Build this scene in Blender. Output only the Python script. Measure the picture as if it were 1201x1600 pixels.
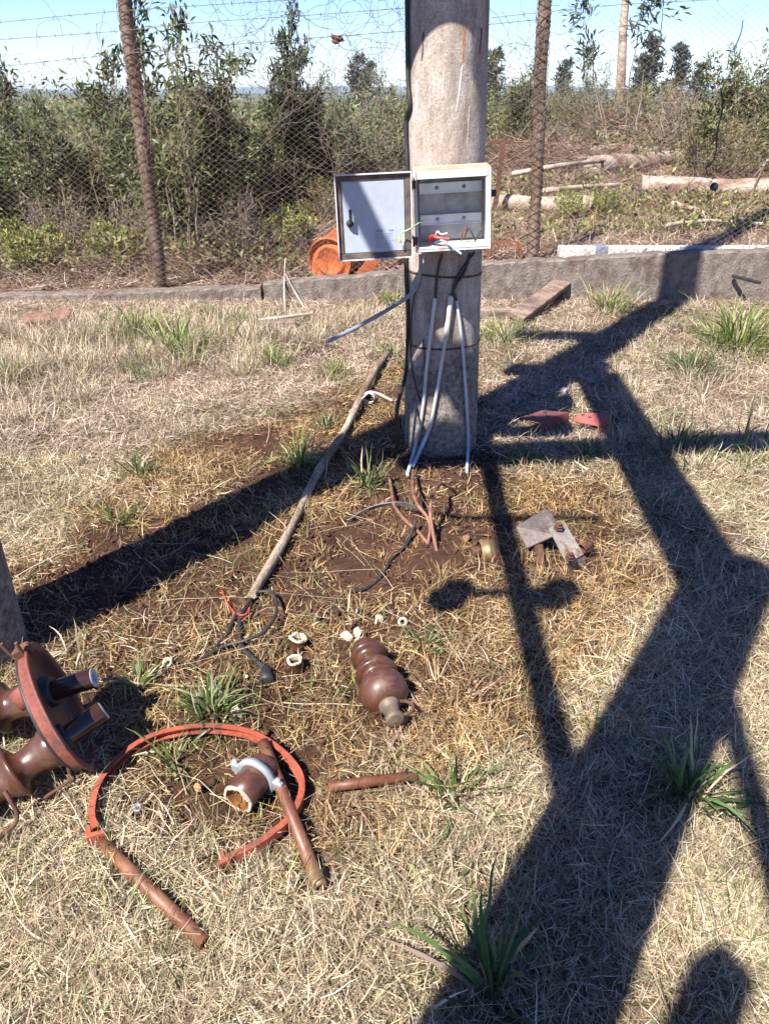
import bpy, math, random
import numpy as np
from mathutils import Vector, Matrix, Quaternion

for o in list(bpy.data.objects):
    bpy.data.objects.remove(o)
SC = bpy.context.scene
COL = SC.collection
R = math.radians
PI = math.pi

# ------------------------------------------------------------ camera, sky, sun
F_PX, HOR, EYE = 1200.0, 150.0, 1.55
PITCH = math.atan((800 - HOR) / F_PX)
cam = bpy.data.cameras.new('camera')
cam.sensor_fit = 'VERTICAL'
cam.sensor_height = 24.0
cam.lens = 24.0 * F_PX / 1600.0
cam.clip_start = 0.02
cam.clip_end = 30000
camo = bpy.data.objects.new('camera', cam)
COL.objects.link(camo)
camo.location = (0, 0, EYE)
camo.rotation_euler = (PI / 2 - PITCH, 0, 0)
SC.camera = camo

AZ, EL = R(38), R(50)          # the shadows run 38 degrees right of the view
world = bpy.data.worlds.new("World")
SC.world = world
world.use_nodes = True
wn = world.node_tree
sky = wn.nodes.new('ShaderNodeTexSky')
sky.sky_type = 'NISHITA'
sky.sun_disc = False
sky.sun_elevation = EL
sky.sun_rotation = AZ + PI
sky.altitude = 2200
sky.air_density = 1.0
sky.dust_density = 0.0
sky.ozone_density = 3.0
bg = wn.nodes['Background']
bg.inputs[1].default_value = 0.088
hs = wn.nodes.new('ShaderNodeHueSaturation')
hs.inputs['Hue'].default_value = 0.518
hs.inputs['Saturation'].default_value = 1.22
hs.inputs['Value'].default_value = 1.0
wn.links.new(sky.outputs[0], hs.inputs['Color'])
wn.links.new(hs.outputs[0], bg.inputs[0])

sun = bpy.data.lights.new('sun', 'SUN')
sun.energy = 5.0
sun.angle = R(0.5)
sun.color = (1.0, 0.955, 0.89)
suno = bpy.data.objects.new('sun', sun)
COL.objects.link(suno)
SUN_TO = Vector((math.sin(AZ) * math.cos(EL), math.cos(AZ) * math.cos(EL), -math.sin(EL)))
suno.rotation_euler = SUN_TO.to_track_quat('-Z', 'Y').to_euler()
SC.view_settings.view_transform = 'Standard'
SC.view_settings.look = 'None'
SC.view_settings.exposure = 1.32
SC.view_settings.gamma = 1.0
SC.cycles.max_bounces = 6
SC.cycles.transparent_max_bounces = 6

rng = np.random.default_rng(7)
random.seed(5)

# ------------------------------------------------------------ terrain
WALL_Y = 6.40
def sstep(a, b, t):
    t = np.clip((t - a) / (b - a), 0, 1)
    return t * t * (3 - 2 * t)

WTX = [-6.0, -2.6, -1.0, 0.2, 0.85, 2.5, 3.4, 7.0]
WTZ = [0.06, 0.15, 0.20, 0.30, 0.364, 0.45, 0.467, 0.50]
def wall_top(x):
    return np.interp(x, WTX, WTZ)

def bumps(x, y):
    return (np.sin(x * 5.1 + 1.3 * np.sin(y * 3.7)) * np.sin(y * 4.7 + 1.1 * np.sin(x * 2.9)) * 0.5
            + np.sin(x * 11.3 + y * 6.1) * np.sin(y * 13.1 - x * 4.2) * 0.3
            + np.sin(x * 27 + y * 9) * np.sin(y * 31 - x * 13) * 0.2)

_tab = np.random.default_rng(99).uniform(0, 1, (256, 256))
def vnoise(x, y):
    xi, yi = np.floor(x).astype(int), np.floor(y).astype(int)
    fx, fy = x - xi, y - yi
    fx = fx * fx * (3 - 2 * fx); fy = fy * fy * (3 - 2 * fy)
    g = lambda a, b: _tab[a % 256, b % 256]
    return (g(xi, yi) * (1 - fx) + g(xi + 1, yi) * fx) * (1 - fy) + (g(xi, yi + 1) * (1 - fx) + g(xi + 1, yi + 1) * fx) * fy
def fbm(x, y, f, o=4):
    t, a, n = 0, 1.0, 0
    for k in range(o):
        t = t + a * vnoise(x * f + 17 * k, y * f + 31 * k); n += a
        a *= 0.6; f *= 2.1
    return t / n

def H(x, y):
    x = np.asarray(x, float); y = np.asarray(y, float)
    front = 0.07 * sstep(4.3, 6.3, y)
    zb = wall_top(np.clip(x, -6, 6)) - 0.05
    far = 0.30 + 0.25 * np.sin(x * 0.13 + 1) * np.sin(y * 0.11)
    back = zb - 0.06 * np.exp(-((x + 0.5) / 0.9) ** 2) + (far - zb) * sstep(7.5, 12, y)
    back = back - 1.6 * sstep(35, 110, y)
    k = sstep(WALL_Y + 0.02, WALL_Y + 0.12, y)
    fade = 1 - sstep(9, 40, np.hypot(x, y))
    mound = 0.045 * np.exp(-(((x - 0.16) / 0.16) ** 2 + ((y - 2.72) / 0.2) ** 2))
    return front * (1 - k) + back * k + bumps(x, y) * (0.012 + 0.03 * k * sstep(6.8, 8, y)) * fade + mound

def ray(px, py):
    u, v = px - 600.5, py - 800
    return Vector((u, F_PX * math.cos(PITCH) - v * math.sin(PITCH),
                   -(F_PX * math.sin(PITCH) + v * math.cos(PITCH)))).normalized()

def at(px, py, dz=0.0):
    """the ground point seen at a pixel of the photograph, dz above the soil"""
    d = ray(px, py)
    z = 0.0
    for _ in range(30):
        t = (z + dz - EYE) / d.z
        p = Vector((0, 0, EYE)) + d * t
        z = z * 0.5 + 0.5 * float(H(p.x, p.y))
    return Vector((p.x, p.y, float(H(p.x, p.y)) + dz))

def on_y(px, py, y):
    d = ray(px, py)
    return Vector((0, 0, EYE)) + d * (y / d.y)

def on_z(px, py, z):
    d = ray(px, py)
    return Vector((0, 0, EYE)) + d * ((z - EYE) / d.z)

# ------------------------------------------------------------ materials
def nodes(name):
    m = bpy.data.materials.new(name)
    m.use_nodes = True
    nt = m.node_tree
    return m, nt, nt.nodes['Principled BSDF']

def ramp(nt, fac, stops):
    r = nt.nodes.new('ShaderNodeValToRGB')
    els = r.color_ramp.elements
    while len(els) < len(stops):
        els.new(0.5)
    for e, (p, c) in zip(els, stops):
        e.position = p
        e.color = (*c, 1) if len(c) == 3 else c
    nt.links.new(fac, r.inputs[0])
    return r.outputs[0]

def noise(nt, coord, scale, detail=6, rough=0.6, stretch=None, dist=0.0):
    n = nt.nodes.new('ShaderNodeTexNoise')
    n.inputs['Scale'].default_value = scale
    n.inputs['Detail'].default_value = detail
    n.inputs['Roughness'].default_value = rough
    n.inputs['Distortion'].default_value = dist
    if stretch:
        mp = nt.nodes.new('ShaderNodeMapping')
        mp.inputs['Scale'].default_value = stretch
        nt.links.new(coord, mp.inputs[0])
        coord = mp.outputs[0]
    nt.links.new(coord, n.inputs['Vector'])
    return n.outputs['Fac']

def mixc(nt, fac, a, b, mode='MIX'):
    m = nt.nodes.new('ShaderNodeMix')
    m.data_type = 'RGBA'
    m.blend_type = mode
    for sock, v in ((m.inputs[0], fac), (m.inputs[6], a), (m.inputs[7], b)):
        if isinstance(v, (int, float)):
            sock.default_value = v
        elif isinstance(v, tuple):
            sock.default_value = (*v, 1)
        else:
            nt.links.new(v, sock)
    return m.outputs[2]

def bump(nt, b, height, strength, dist=0.01):
    n = nt.nodes.new('ShaderNodeBump')
    n.inputs['Strength'].default_value = strength
    n.inputs['Distance'].default_value = dist
    nt.links.new(height, n.inputs['Height'])
    nt.links.new(n.outputs[0], b.inputs['Normal'])

def objco(nt):
    return nt.nodes.new('ShaderNodeTexCoord').outputs['Object']

def surf(name, c1, c2, scale=8, rough=0.7, metal=0.0, bmp=0.3, bdist=0.004, c3=None, c3scale=3, c3at=(0.55, 0.7), stretch=None, spec=0.5, coat=0.0, r2=None, grain=0.0):
    m, nt, b = nodes(name)
    co = objco(nt)
    n1 = noise(nt, co, scale, 8, 0.65, stretch)
    col = ramp(nt, n1, [(0.38, c1), (0.62, c2)])
    if grain:
        gr = ramp(nt, noise(nt, co, scale * 14, 5, 0.8, stretch), [(0.38, (1 - grain,) * 3), (0.62, (1 + grain * 0.4,) * 3)])
        col = mixc(nt, 1.0, col, gr, 'MULTIPLY')
    if c3:
        n2 = noise(nt, co, c3scale, 6, 0.7, stretch, 0.4)
        f = ramp(nt, n2, [(c3at[0], (0, 0, 0)), (c3at[1], (1, 1, 1))])
        col = mixc(nt, f, col, c3)
    nt.links.new(col, b.inputs['Base Color'])
    if r2 is None:
        b.inputs['Roughness'].default_value = rough
    else:
        rr = ramp(nt, noise(nt, co, scale * 1.7, 5), [(0.35, (rough,) * 3), (0.65, (r2,) * 3)])
        nt.links.new(rr, b.inputs['Roughness'])
    b.inputs['Metallic'].default_value = metal
    b.inputs['Specular IOR Level'].default_value = spec
    b.inputs['Coat Weight'].default_value = coat
    b.inputs['Coat Roughness'].default_value = 0.12
    if bmp:
        bump(nt, b, noise(nt, co, scale * 4, 6, 0.7, stretch), bmp, bdist)
    return m

def leafy(name, rough=0.6, trans=0.3, spec=0.35):
    m, nt, b = nodes(name)
    a = nt.nodes.new('ShaderNodeAttribute')
    a.attribute_name = 'Col'
    nt.links.new(a.outputs['Color'], b.inputs['Base Color'])
    b.inputs['Roughness'].default_value = rough
    b.inputs['Specular IOR Level'].default_value = spec
    if trans:
        t = nt.nodes.new('ShaderNodeBsdfTranslucent')
        nt.links.new(a.outputs['Color'], t.inputs[0])
        mx = nt.nodes.new('ShaderNodeMixShader')
        mx.inputs[0].default_value = trans
        nt.links.new(b.outputs[0], mx.inputs[1])
        nt.links.new(t.outputs[0], mx.inputs[2])
        nt.links.new(mx.outputs[0], nt.nodes['Material Output'].inputs[0])
    return m

def ground_mat():
    m, nt, b = nodes('soil and straw')
    co = objco(nt)
    a = nt.nodes.new('ShaderNodeAttribute'); a.attribute_name = 'Col'
    soil = ramp(nt, noise(nt, co, 9, 10, 0.7), [(0.3, (0.036, 0.018, 0.011)), (0.55, (0.085, 0.042, 0.026)), (0.75, (0.17, 0.092, 0.058))])
    straw = ramp(nt, noise(nt, co, 60, 8, 0.75, (1.0, 0.35, 1), 1.2), [(0.36, (0.05, 0.03, 0.018)), (0.5, (0.19, 0.13, 0.08)), (0.64, (0.42, 0.32, 0.21))])
    n = noise(nt, co, 5, 8, 0.7)
    ad = nt.nodes.new('ShaderNodeMath'); ad.operation = 'ADD'
    sep = nt.nodes.new('ShaderNodeSeparateColor')
    nt.links.new(a.outputs['Color'], sep.inputs[0])
    nt.links.new(sep.outputs[0], ad.inputs[0]); nt.links.new(n, ad.inputs[1])
    f = ramp(nt, ad.outputs[0], [(0.75, (0, 0, 0)), (1.05, (1, 1, 1))])
    col = mixc(nt, f, soil, straw)
    far = ramp(nt, noise(nt, co, 0.35, 6, 0.7), [(0.35, (0.06, 0.07, 0.03)), (0.6, (0.14, 0.12, 0.06)), (0.75, (0.10, 0.055, 0.035))])
    col = mixc(nt, sep.outputs[1], col, far)
    nt.links.new(col, b.inputs['Base Color'])
    b.inputs['Roughness'].default_value = 0.95
    b.inputs['Specular IOR Level'].default_value = 0.15
    bump(nt, b, noise(nt, co, 45, 10, 0.8), 0.8, 0.02)
    return m

def concrete_pole_mat():
    m, nt, b = nodes('weathered pole concrete')
    co = objco(nt)
    base = ramp(nt, noise(nt, co, 7, 10, 0.75, (1, 1, 0.6)), [(0.38, (0.27, 0.215, 0.17)), (0.5, (0.40, 0.34, 0.285)), (0.62, (0.51, 0.45, 0.39))])
    fine = ramp(nt, noise(nt, co, 120, 6, 0.85), [(0.4, (0.62,) * 3), (0.6, (1.12,) * 3)])
    base = mixc(nt, 1.0, base, fine, 'MULTIPLY')
    dark = ramp(nt, noise(nt, co, 9, 10, 0.75, (1, 1, 0.13), 0.5), [(0.5, (0, 0, 0)), (0.64, (0.72,) * 3)])
    col = mixc(nt, dark, base, (0.15, 0.125, 0.105))
    rust = ramp(nt, noise(nt, co, 5.5, 8, 0.7, (1, 1, 0.25), 0.4), [(0.56, (0, 0, 0)), (0.68, (0.32,) * 3)])
    col = mixc(nt, rust, col, (0.30, 0.17, 0.10))
    pale = ramp(nt, noise(nt, co, 13, 8, 0.7, (1, 1, 0.3)), [(0.57, (0, 0, 0)), (0.67, (0.45,) * 3)])
    col = mixc(nt, pale, col, (0.56, 0.52, 0.47))
    v = nt.nodes.new('ShaderNodeTexVoronoi'); v.inputs['Scale'].default_value = 70
    nt.links.new(co, v.inputs['Vector'])
    pits = ramp(nt, v.outputs['Distance'], [(0.12, (0.45,) * 3), (0.3, (0, 0, 0))])
    pmask = ramp(nt, noise(nt, co, 14, 4, 0.7, (1, 1, 0.5)), [(0.42, (0, 0, 0)), (0.55, (1,) * 3)])
    pm = mixc(nt, 1.0, pits, pmask, 'MULTIPLY')
    col = mixc(nt, pm, col, (0.11, 0.085, 0.07))
    # darker, greyer lower length, broken up by noise
    sp = nt.nodes.new('ShaderNodeSeparateXYZ'); nt.links.new(co, sp.inputs[0])
    ad = nt.nodes.new('ShaderNodeMath'); ad.operation = 'MULTIPLY_ADD'
    nt.links.new(noise(nt, co, 4, 6, 0.7), ad.inputs[0]); ad.inputs[1].default_value = 0.9
    nt.links.new(sp.outputs[2], ad.inputs[2])
    low = ramp(nt, ad.outputs[0], [(0.9, (0.88,) * 3), (1.75, (0, 0, 0))])
    grey = ramp(nt, noise(nt, co, 40, 8, 0.8), [(0.42, (0.07, 0.06, 0.052)), (0.6, (0.30, 0.26, 0.22))])
    col = mixc(nt, low, col, grey)
    nt.links.new(col, b.inputs['Base Color'])
    b.inputs['Roughness'].default_value = 0.92
    b.inputs['Specular IOR Level'].default_value = 0.2
    mb = mixc(nt, 0.5, noise(nt, co, 70, 8, 0.75), pm)
    bump(nt, b, noise(nt, co, 60, 8, 0.75), 0.55, 0.008)
    return m

M = {}
M['ground'] = ground_mat()
M['pole'] = concrete_pole_mat()
M['straw'] = leafy('dry straw', 0.75, 0.2, 0.2)
M['green'] = leafy('green grass blade', 0.45, 0.35, 0.4)
M['leaf'] = leafy('shrub leaf', 0.5, 0.25, 0.35)
M['twig'] = leafy('dry twig', 0.85, 0.0, 0.2)
M['wall'] = surf('stained old concrete', (0.19, 0.15, 0.122), (0.33, 0.275, 0.232), 14, 0.95, 0, 1.0, 0.02, (0.12, 0.08, 0.062), 5, (0.52, 0.68), spec=0.2, grain=0.6)
M['post_wood'] = surf('weathered post wood', (0.15, 0.095, 0.065), (0.30, 0.215, 0.155), 14, 0.9, 0, 0.9, 0.01, (0.10, 0.065, 0.045), 5, (0.47, 0.62), (1, 1, 0.12), 0.2, grain=0.5)
M['wire'] = surf('rusty fence wire', (0.15, 0.10, 0.075), (0.27, 0.19, 0.145), 30, 0.8, 0, 0)
M['wire_dark'] = surf('dark rusted wire', (0.05, 0.03, 0.022), (0.12, 0.07, 0.05), 30, 0.85, 0, 0)
M['barb'] = surf('grey barbed wire', (0.11, 0.10, 0.10), (0.22, 0.20, 0.19), 30, 0.7, 0.4, 0)
M['bark'] = surf('pale stripped bark', (0.36, 0.27, 0.20), (0.62, 0.51, 0.41), 6, 0.9, 0, 0.8, 0.02, (0.19, 0.11, 0.075), 3, (0.47, 0.62), (0.25, 1, 1), 0.2, grain=0.5)
M['trunk'] = surf('grey brown bark', (0.15, 0.11, 0.085), (0.33, 0.26, 0.21), 5, 0.95, 0, 0.8, 0.02, stretch=(1, 1, 0.2), spec=0.15)
M['white_wood'] = surf('flaking white paint', (0.50, 0.46, 0.40), (0.64, 0.61, 0.55), 6, 0.8, 0, 0.3, 0.004, (0.42, 0.33, 0.25), 5, (0.56, 0.68), (0.3, 1, 1))
M['grey_band'] = surf('bluish grey sleeve', (0.16, 0.18, 0.22), (0.26, 0.29, 0.34), 20, 0.6)
M['stick'] = surf('weathered stick wood', (0.25, 0.175, 0.12), (0.48, 0.39, 0.30), 12, 0.8, 0, 0.8, 0.006, (0.13, 0.075, 0.04), 4.5, (0.47, 0.6), (1, 0.25, 0.25), 0.25, grain=0.5)
M['pale_stick'] = surf('bleached stick', (0.36, 0.30, 0.23), (0.56, 0.49, 0.40), 14, 0.85, 0, 0.3, grain=0.3)
M['plank'] = surf('old plank', (0.20, 0.13, 0.10), (0.38, 0.28, 0.22), 9, 0.9, 0, 0.8, 0.01, (0.10, 0.07, 0.055), 5, (0.47, 0.62), (0.3, 1, 1), 0.2, grain=0.5)
M['brick'] = surf('earthy brick', (0.15, 0.075, 0.05), (0.27, 0.15, 0.11), 14, 0.95, 0, 0.6, 0.005, spec=0.2)
M['box_paint'] = surf('dusty white enamel', (0.50, 0.495, 0.48), (0.60, 0.60, 0.595), 5, 0.45, 0, 0.05, 0.002, (0.36, 0.25, 0.18), 6, (0.54, 0.72), grain=0.1)
M['box_dust'] = surf('orange dust on enamel', (0.42, 0.22, 0.12), (0.60, 0.42, 0.30), 8, 0.9, 0, 0.2, 0.002)
M['door_paint'] = surf('cool grey enamel', (0.36, 0.40, 0.46), (0.42, 0.455, 0.51), 3, 0.38, 0, 0.03, 0.001, (0.46, 0.44, 0.42), 5, (0.56, 0.78), grain=0.08)
M['gasket'] = surf('dirty foam gasket', (0.06, 0.048, 0.042), (0.16, 0.11, 0.085), 18, 0.9, 0, 0.4)
M['galv'] = surf('dull galvanised plate', (0.30, 0.31, 0.32), (0.46, 0.46, 0.46), 14, 0.55, 0.55, 0.15, 0.002, (0.22, 0.17, 0.13), 4, (0.52, 0.74), r2=0.75)
M['rail'] = surf('zinc rail', (0.50, 0.55, 0.62), (0.66, 0.70, 0.76), 14, 0.35, 0.8, 0.05)
M['rust'] = surf('brown rust', (0.065, 0.029, 0.018), (0.15, 0.066, 0.038), 24, 0.9, 0.1, 0.5)
M['black'] = surf('black rubber', (0.012, 0.012, 0.013), (0.035, 0.033, 0.032), 20, 0.55, 0, 0.15)
M['paper'] = surf('faded label paper', (0.33, 0.37, 0.43), (0.39, 0.43, 0.48), 12, 0.7, 0, 0)
M['ink'] = surf('faded print', (0.17, 0.20, 0.25), (0.25, 0.28, 0.33), 60, 0.7, 0, 0)
M['red_wire'] = surf('red insulation', (0.55, 0.02, 0.02), (0.65, 0.05, 0.04), 20, 0.4, 0, 0)
M['blue_wire'] = surf('blue insulation', (0.18, 0.42, 0.62), (0.26, 0.52, 0.70), 20, 0.4, 0, 0)
M['green_wire'] = surf('green insulation', (0.22, 0.45, 0.22), (0.35, 0.58, 0.32), 20, 0.4, 0, 0)
M['yellow'] = surf('yellow terminal', (0.75, 0.52, 0.02), (0.82, 0.6, 0.05), 20, 0.4, 0, 0)
M['copper'] = surf('weathered copper', (0.13, 0.055, 0.032), (0.27, 0.135, 0.08), 30, 0.6, 0.1, 0.2)
M['grey_cable'] = surf('grey cable sheath', (0.15, 0.165, 0.19), (0.25, 0.27, 0.30), 9, 0.55, 0, 0.1)
M['blue_cable'] = surf('dusty blue grey conduit', (0.28, 0.36, 0.42), (0.50, 0.55, 0.58), 8, 0.6, 0, 0.15, 0.002, (0.42, 0.35, 0.28), 5, (0.52, 0.7), (1, 1, 0.3))
M['white_cable'] = surf('frayed white wrap', (0.42, 0.38, 0.31), (0.60, 0.57, 0.51), 14, 0.8, 0, 0.4)
M['porcelain'] = surf('brown glazed porcelain', (0.064, 0.025, 0.014), (0.098, 0.038, 0.021), 9, 0.26, 0, 0.08, 0.002, (0.16, 0.095, 0.06), 14, (0.56, 0.74), coat=0.3, r2=0.5, grain=0.25)
M['porcelain_ochre'] = surf('ochre glazed porcelain', (0.14, 0.048, 0.014), (0.20, 0.075, 0.022), 6, 0.25, 0, 0.04, 0.002, coat=0.4)
M['tube_shade'] = surf('glaze with rim shade', (0.030, 0.013, 0.008), (0.055, 0.022, 0.011), 6, 0.22, 0, 0.04, 0.002, coat=0.4)  # dark colour carries the lid rim's shade on the inner tubes
M['bisque'] = surf('broken cream ceramic', (0.36, 0.31, 0.22), (0.54, 0.48, 0.38), 40, 0.8, 0, 0.5, 0.003, (0.36, 0.25, 0.14), 16, (0.5, 0.62))
M['oxide'] = surf('faded red oxide paint', (0.19, 0.050, 0.033), (0.29, 0.095, 0.066), 8, 0.6, 0, 0.2, 0.002, (0.07, 0.038, 0.034), 9, (0.48, 0.64), r2=0.8, grain=0.3)
M['oxide_dark'] = surf('brown oxide inside', (0.11, 0.042, 0.024), (0.19, 0.075, 0.042), 7, 0.65, 0, 0.2, 0.002)
M['hoop'] = surf('orange red painted steel', (0.30, 0.058, 0.028), (0.44, 0.10, 0.045), 9, 0.6, 0, 0.2, 0.002, (0.13, 0.045, 0.03), 9, (0.48, 0.62), r2=0.8, grain=0.3)
M['rod'] = surf('brown lacquered tube', (0.11, 0.036, 0.017), (0.19, 0.072, 0.034), 9, 0.42, 0, 0.12, 0.002, (0.24, 0.115, 0.06), 8, (0.52, 0.66), r2=0.6, grain=0.25)
M['end_face'] = surf('ground grey end face', (0.38, 0.40, 0.40), (0.50, 0.52, 0.51), 20, 0.7, 0, 0.1)
M['cap_metal'] = surf('dull cap metal', (0.10, 0.072, 0.05), (0.19, 0.14, 0.10), 25, 0.6, 0.2, 0.2)
M['brass'] = surf('dull brass', (0.20, 0.125, 0.06), (0.30, 0.20, 0.10), 25, 0.5, 0.5, 0.2)
M['clamp'] = surf('cast grey zinc', (0.22, 0.235, 0.25), (0.35, 0.37, 0.385), 14, 0.6, 0.3, 0.2, 0.002, (0.28, 0.22, 0.17), 9, (0.6, 0.76))
M['red_plate'] = surf('red painted sheet', (0.25, 0.05, 0.042), (0.36, 0.09, 0.075), 9, 0.6, 0, 0.15, 0.002, (0.22, 0.06, 0.045), 9, (0.56, 0.74))
M['red_plate_shaded'] = surf('shade-darkened red sheet', (0.11, 0.032, 0.027), (0.18, 0.055, 0.045), 9, 0.65, 0, 0.15, 0.002, (0.08, 0.03, 0.026), 9, (0.52, 0.66))  # darker copy of the red sheet, partial shade put into the colour
M['bracket'] = surf('tarnished galvanised bar', (0.30, 0.26, 0.21), (0.46, 0.41, 0.34), 12, 0.5, 0.35, 0.2, 0.002, (0.16, 0.085, 0.05), 9, (0.5, 0.62), r2=0.7, grain=0.35)
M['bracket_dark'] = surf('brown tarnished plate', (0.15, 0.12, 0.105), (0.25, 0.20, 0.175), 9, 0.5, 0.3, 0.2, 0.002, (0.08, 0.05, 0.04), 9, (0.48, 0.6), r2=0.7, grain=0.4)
M['rust_orange'] = surf('orange rust', (0.17, 0.055, 0.022), (0.30, 0.10, 0.04), 14, 0.8, 0, 0.3)
M['orange'] = surf('weathered orange steel', (0.40, 0.085, 0.022), (0.56, 0.15, 0.04), 6, 0.65, 0, 0.3, 0.003, (0.26, 0.08, 0.035), 5, (0.52, 0.72), r2=0.8)
M['steel'] = surf('grey bar steel', (0.14, 0.13, 0.125), (0.25, 0.24, 0.23), 12, 0.6, 0.6, 0.2)
M['mud'] = surf('tan dry lump', (0.28, 0.15, 0.07), (0.42, 0.24, 0.12), 20, 0.9, 0, 0.6)
M['hill'] = surf('distant woodland', (0.035, 0.055, 0.025), (0.07, 0.09, 0.04), 0.01, 0.95, 0, 0)
M['blue_ribbon'] = surf('blue ribbon', (0.03, 0.14, 0.42), (0.05, 0.2, 0.5), 20, 0.5, 0, 0)

# ------------------------------------------------------------ builders
def tag(o, label=None, cat=None, group=None, kind=None):
    if label: o['label'] = label
    if cat: o['category'] = cat
    if group: o['group'] = group
    if kind: o['kind'] = kind
    return o

def thing(name, label, cat, loc=(0, 0, 0), rot=(0, 0, 0), group=None):
    o = bpy.data.objects.new(name, None)
    COL.objects.link(o)
    o.location = loc
    o.rotation_euler = rot
    o.empty_display_size = 0.1
    return tag(o, label, cat, group)

def frame(d, hint=None):
    d = Vector(d).normalized()
    h = Vector((0, 0, 1)) if hint is None else Vector(hint)
    if abs(d.dot(h)) > 0.98:
        h = Vector((1, 0, 0))
    u = d.cross(h).normalized()
    return u, u.cross(d).normalized(), d

class MB:
    def __init__(s):
        s.v, s.f, s.sm = [], [], []
    def add(s, vs, fs, smooth=False):
        k = len(s.v)
        s.v += [tuple(v) for v in vs]
        s.f += [tuple(i + k for i in f) for f in fs]
        s.sm += [smooth] * len(fs)
        return s
    def box(s, c, d, rot=None, bev=0.0, taper=1.0):
        hx, hy, hz = d[0] / 2, d[1] / 2, d[2] / 2
        b = min(bev, hx * .9, hy * .9, hz * .9)
        vs = []
        for z in (-hz, hz):
            t = taper if z > 0 else 1
            if b:
                pts = [(hx - b, hy), (hx, hy - b), (hx, -hy + b), (hx - b, -hy), (-hx + b, -hy), (-hx, -hy + b), (-hx, hy - b), (-hx + b, hy)]
            else:
                pts = [(hx, hy), (hx, -hy), (-hx, -hy), (-hx, hy)]
            if b:
                ins = [(x * (1 - b / hx), y * (1 - b / hy)) for x, y in pts]
                lay = [(ins, z), (pts, z - math.copysign(b, z))]
                if z > 0: lay.reverse()
            else:
                lay = [(pts, z)]
            for q, zz in lay:
                vs += [(x * t, y * t, zz) for x, y in q]
        n = 8 if b else 4
        L = len(vs) // n
        fs = [tuple(range(n)), tuple(range((L - 1) * n, L * n))[::-1]]
        for l in range(L - 1):
            for i in range(n):
                j = (i + 1) % n
                fs.append((l * n + j, l * n + i, (l + 1) * n + i, (l + 1) * n + j))
        c = Vector(c)
        if rot is not None:
            Q = rot if isinstance(rot, Matrix) else Matrix.Rotation(rot, 3, 'Z')
            vs = [Q @ Vector(v) + c for v in vs]
        else:
            vs = [Vector(v) + c for v in vs]
        return s.add(vs, fs)
    def bar(s, a, b, w, h, up=(0, 0, 1), bev=0.0):
        a, b = Vector(a), Vector(b)
        u, v, d = frame(b - a, up)
        Q = Matrix((d, u, v)).transposed()
        return s.box((a + b) / 2, ((b - a).length, w, h), Q, bev)
    def tube(s, pts, r, n=10, cap=True, jit=0.0):
        pts = [Vector(p) for p in pts]
        m = len(pts)
        rr = r if isinstance(r, (list, tuple)) else [r] * m
        d0 = (pts[1] - pts[0]).normalized()
        u, v, _ = frame(d0)
        vs, fs = [], []
        for i, p in enumerate(pts):
            d = (pts[min(i + 1, m - 1)] - pts[max(i - 1, 0)])
            d = d.normalized() if d.length > 1e-9 else d0
            u = (u - d * u.dot(d)).normalized()
            v = d.cross(u)
            for k in range(n):
                a = 2 * PI * k / n
                q = rr[i] * (1 + (random.uniform(-jit, jit) if jit else 0))
                vs.append(p + (u * math.cos(a) + v * math.sin(a)) * q)
        for i in range(m - 1):
            for k in range(n):
                k2 = (k + 1) % n
                fs.append((i * n + k, i * n + k2, (i + 1) * n + k2, (i + 1) * n + k))
        s.add(vs, fs, True)
        if cap:
            s.add(vs[:n], [tuple(range(n))[::-1]])
            s.add(vs[-n:], [tuple(range(n))])
        return s
    def lathe(s, prof, origin=(0, 0, 0), axis=(0, 0, 1), n=32, smooth=True, a0=0, a1=2 * PI, warp=None):
        """prof: list of (distance along axis, radius)"""
        u, v, d = frame(axis)
        o = Vector(origin)
        full = abs(a1 - a0 - 2 * PI) < 1e-6
        cols = n if full else n + 1
        vs, fs = [], []
        for (t, r) in prof:
            for k in range(cols):
                a = a0 + (a1 - a0) * k / n
                tt, q = (t, r) if warp is None else warp(t, r, a)
                vs.append(o + d * tt + (u * math.cos(a) + v * math.sin(a)) * q)
        for i in range(len(prof) - 1):
            for k in range(n):
                k2 = (k + 1) % cols
                fs.append((i * cols + k, i * cols + k2, (i + 1) * cols + k2, (i + 1) * cols + k))
        return s.add(vs, fs, smooth)
    def ribbon(s, pts, w, t, up=(0, 0, 1)):
        """a flat strip of width w (along up) and thickness t"""
        pts = [Vector(p) for p in pts]
        m = len(pts)
        vs, fs = [], []
        for i, p in enumerate(pts):
            d = (pts[min(i + 1, m - 1)] - pts[max(i - 1, 0)]).normalized()
            upv = Vector(up[i]) if isinstance(up, list) else Vector(up)
            sd = d.cross(upv).normalized()
            upv = sd.cross(d).normalized()
            for a, b in ((-1, -1), (1, -1), (1, 1), (-1, 1)):
                vs.append(p + sd * (t / 2 * a) + upv * (w / 2 * b))
        for i in range(m - 1):
            for k in range(4):
                k2 = (k + 1) % 4
                fs.append((i * 4 + k, i * 4 + k2, (i + 1) * 4 + k2, (i + 1) * 4 + k))
        fs += [(3, 2, 1, 0), tuple(range(4 * m - 4, 4 * m))]
        return s.add(vs, fs)
    def build(s, name, mat, parent=None, origin=None):
        me = bpy.data.meshes.new(name)
        off = Vector((0, 0, 0))
        if origin is not None:
            off = Vector(origin)
        me.from_pydata([Vector(v) - off for v in s.v], [], s.f)
        me.polygons.foreach_set('use_smooth', s.sm)
        me.materials.append(mat)
        me.update()
        o = bpy.data.objects.new(name, me)
        COL.objects.link(o)
        if parent is not None:
            o.parent = parent
        elif origin is not None:
            o.location = off
        return o

def W(t):
    """origin to subtract for world-space vertices parented to a thing"""
    return t.location.copy()

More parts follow.
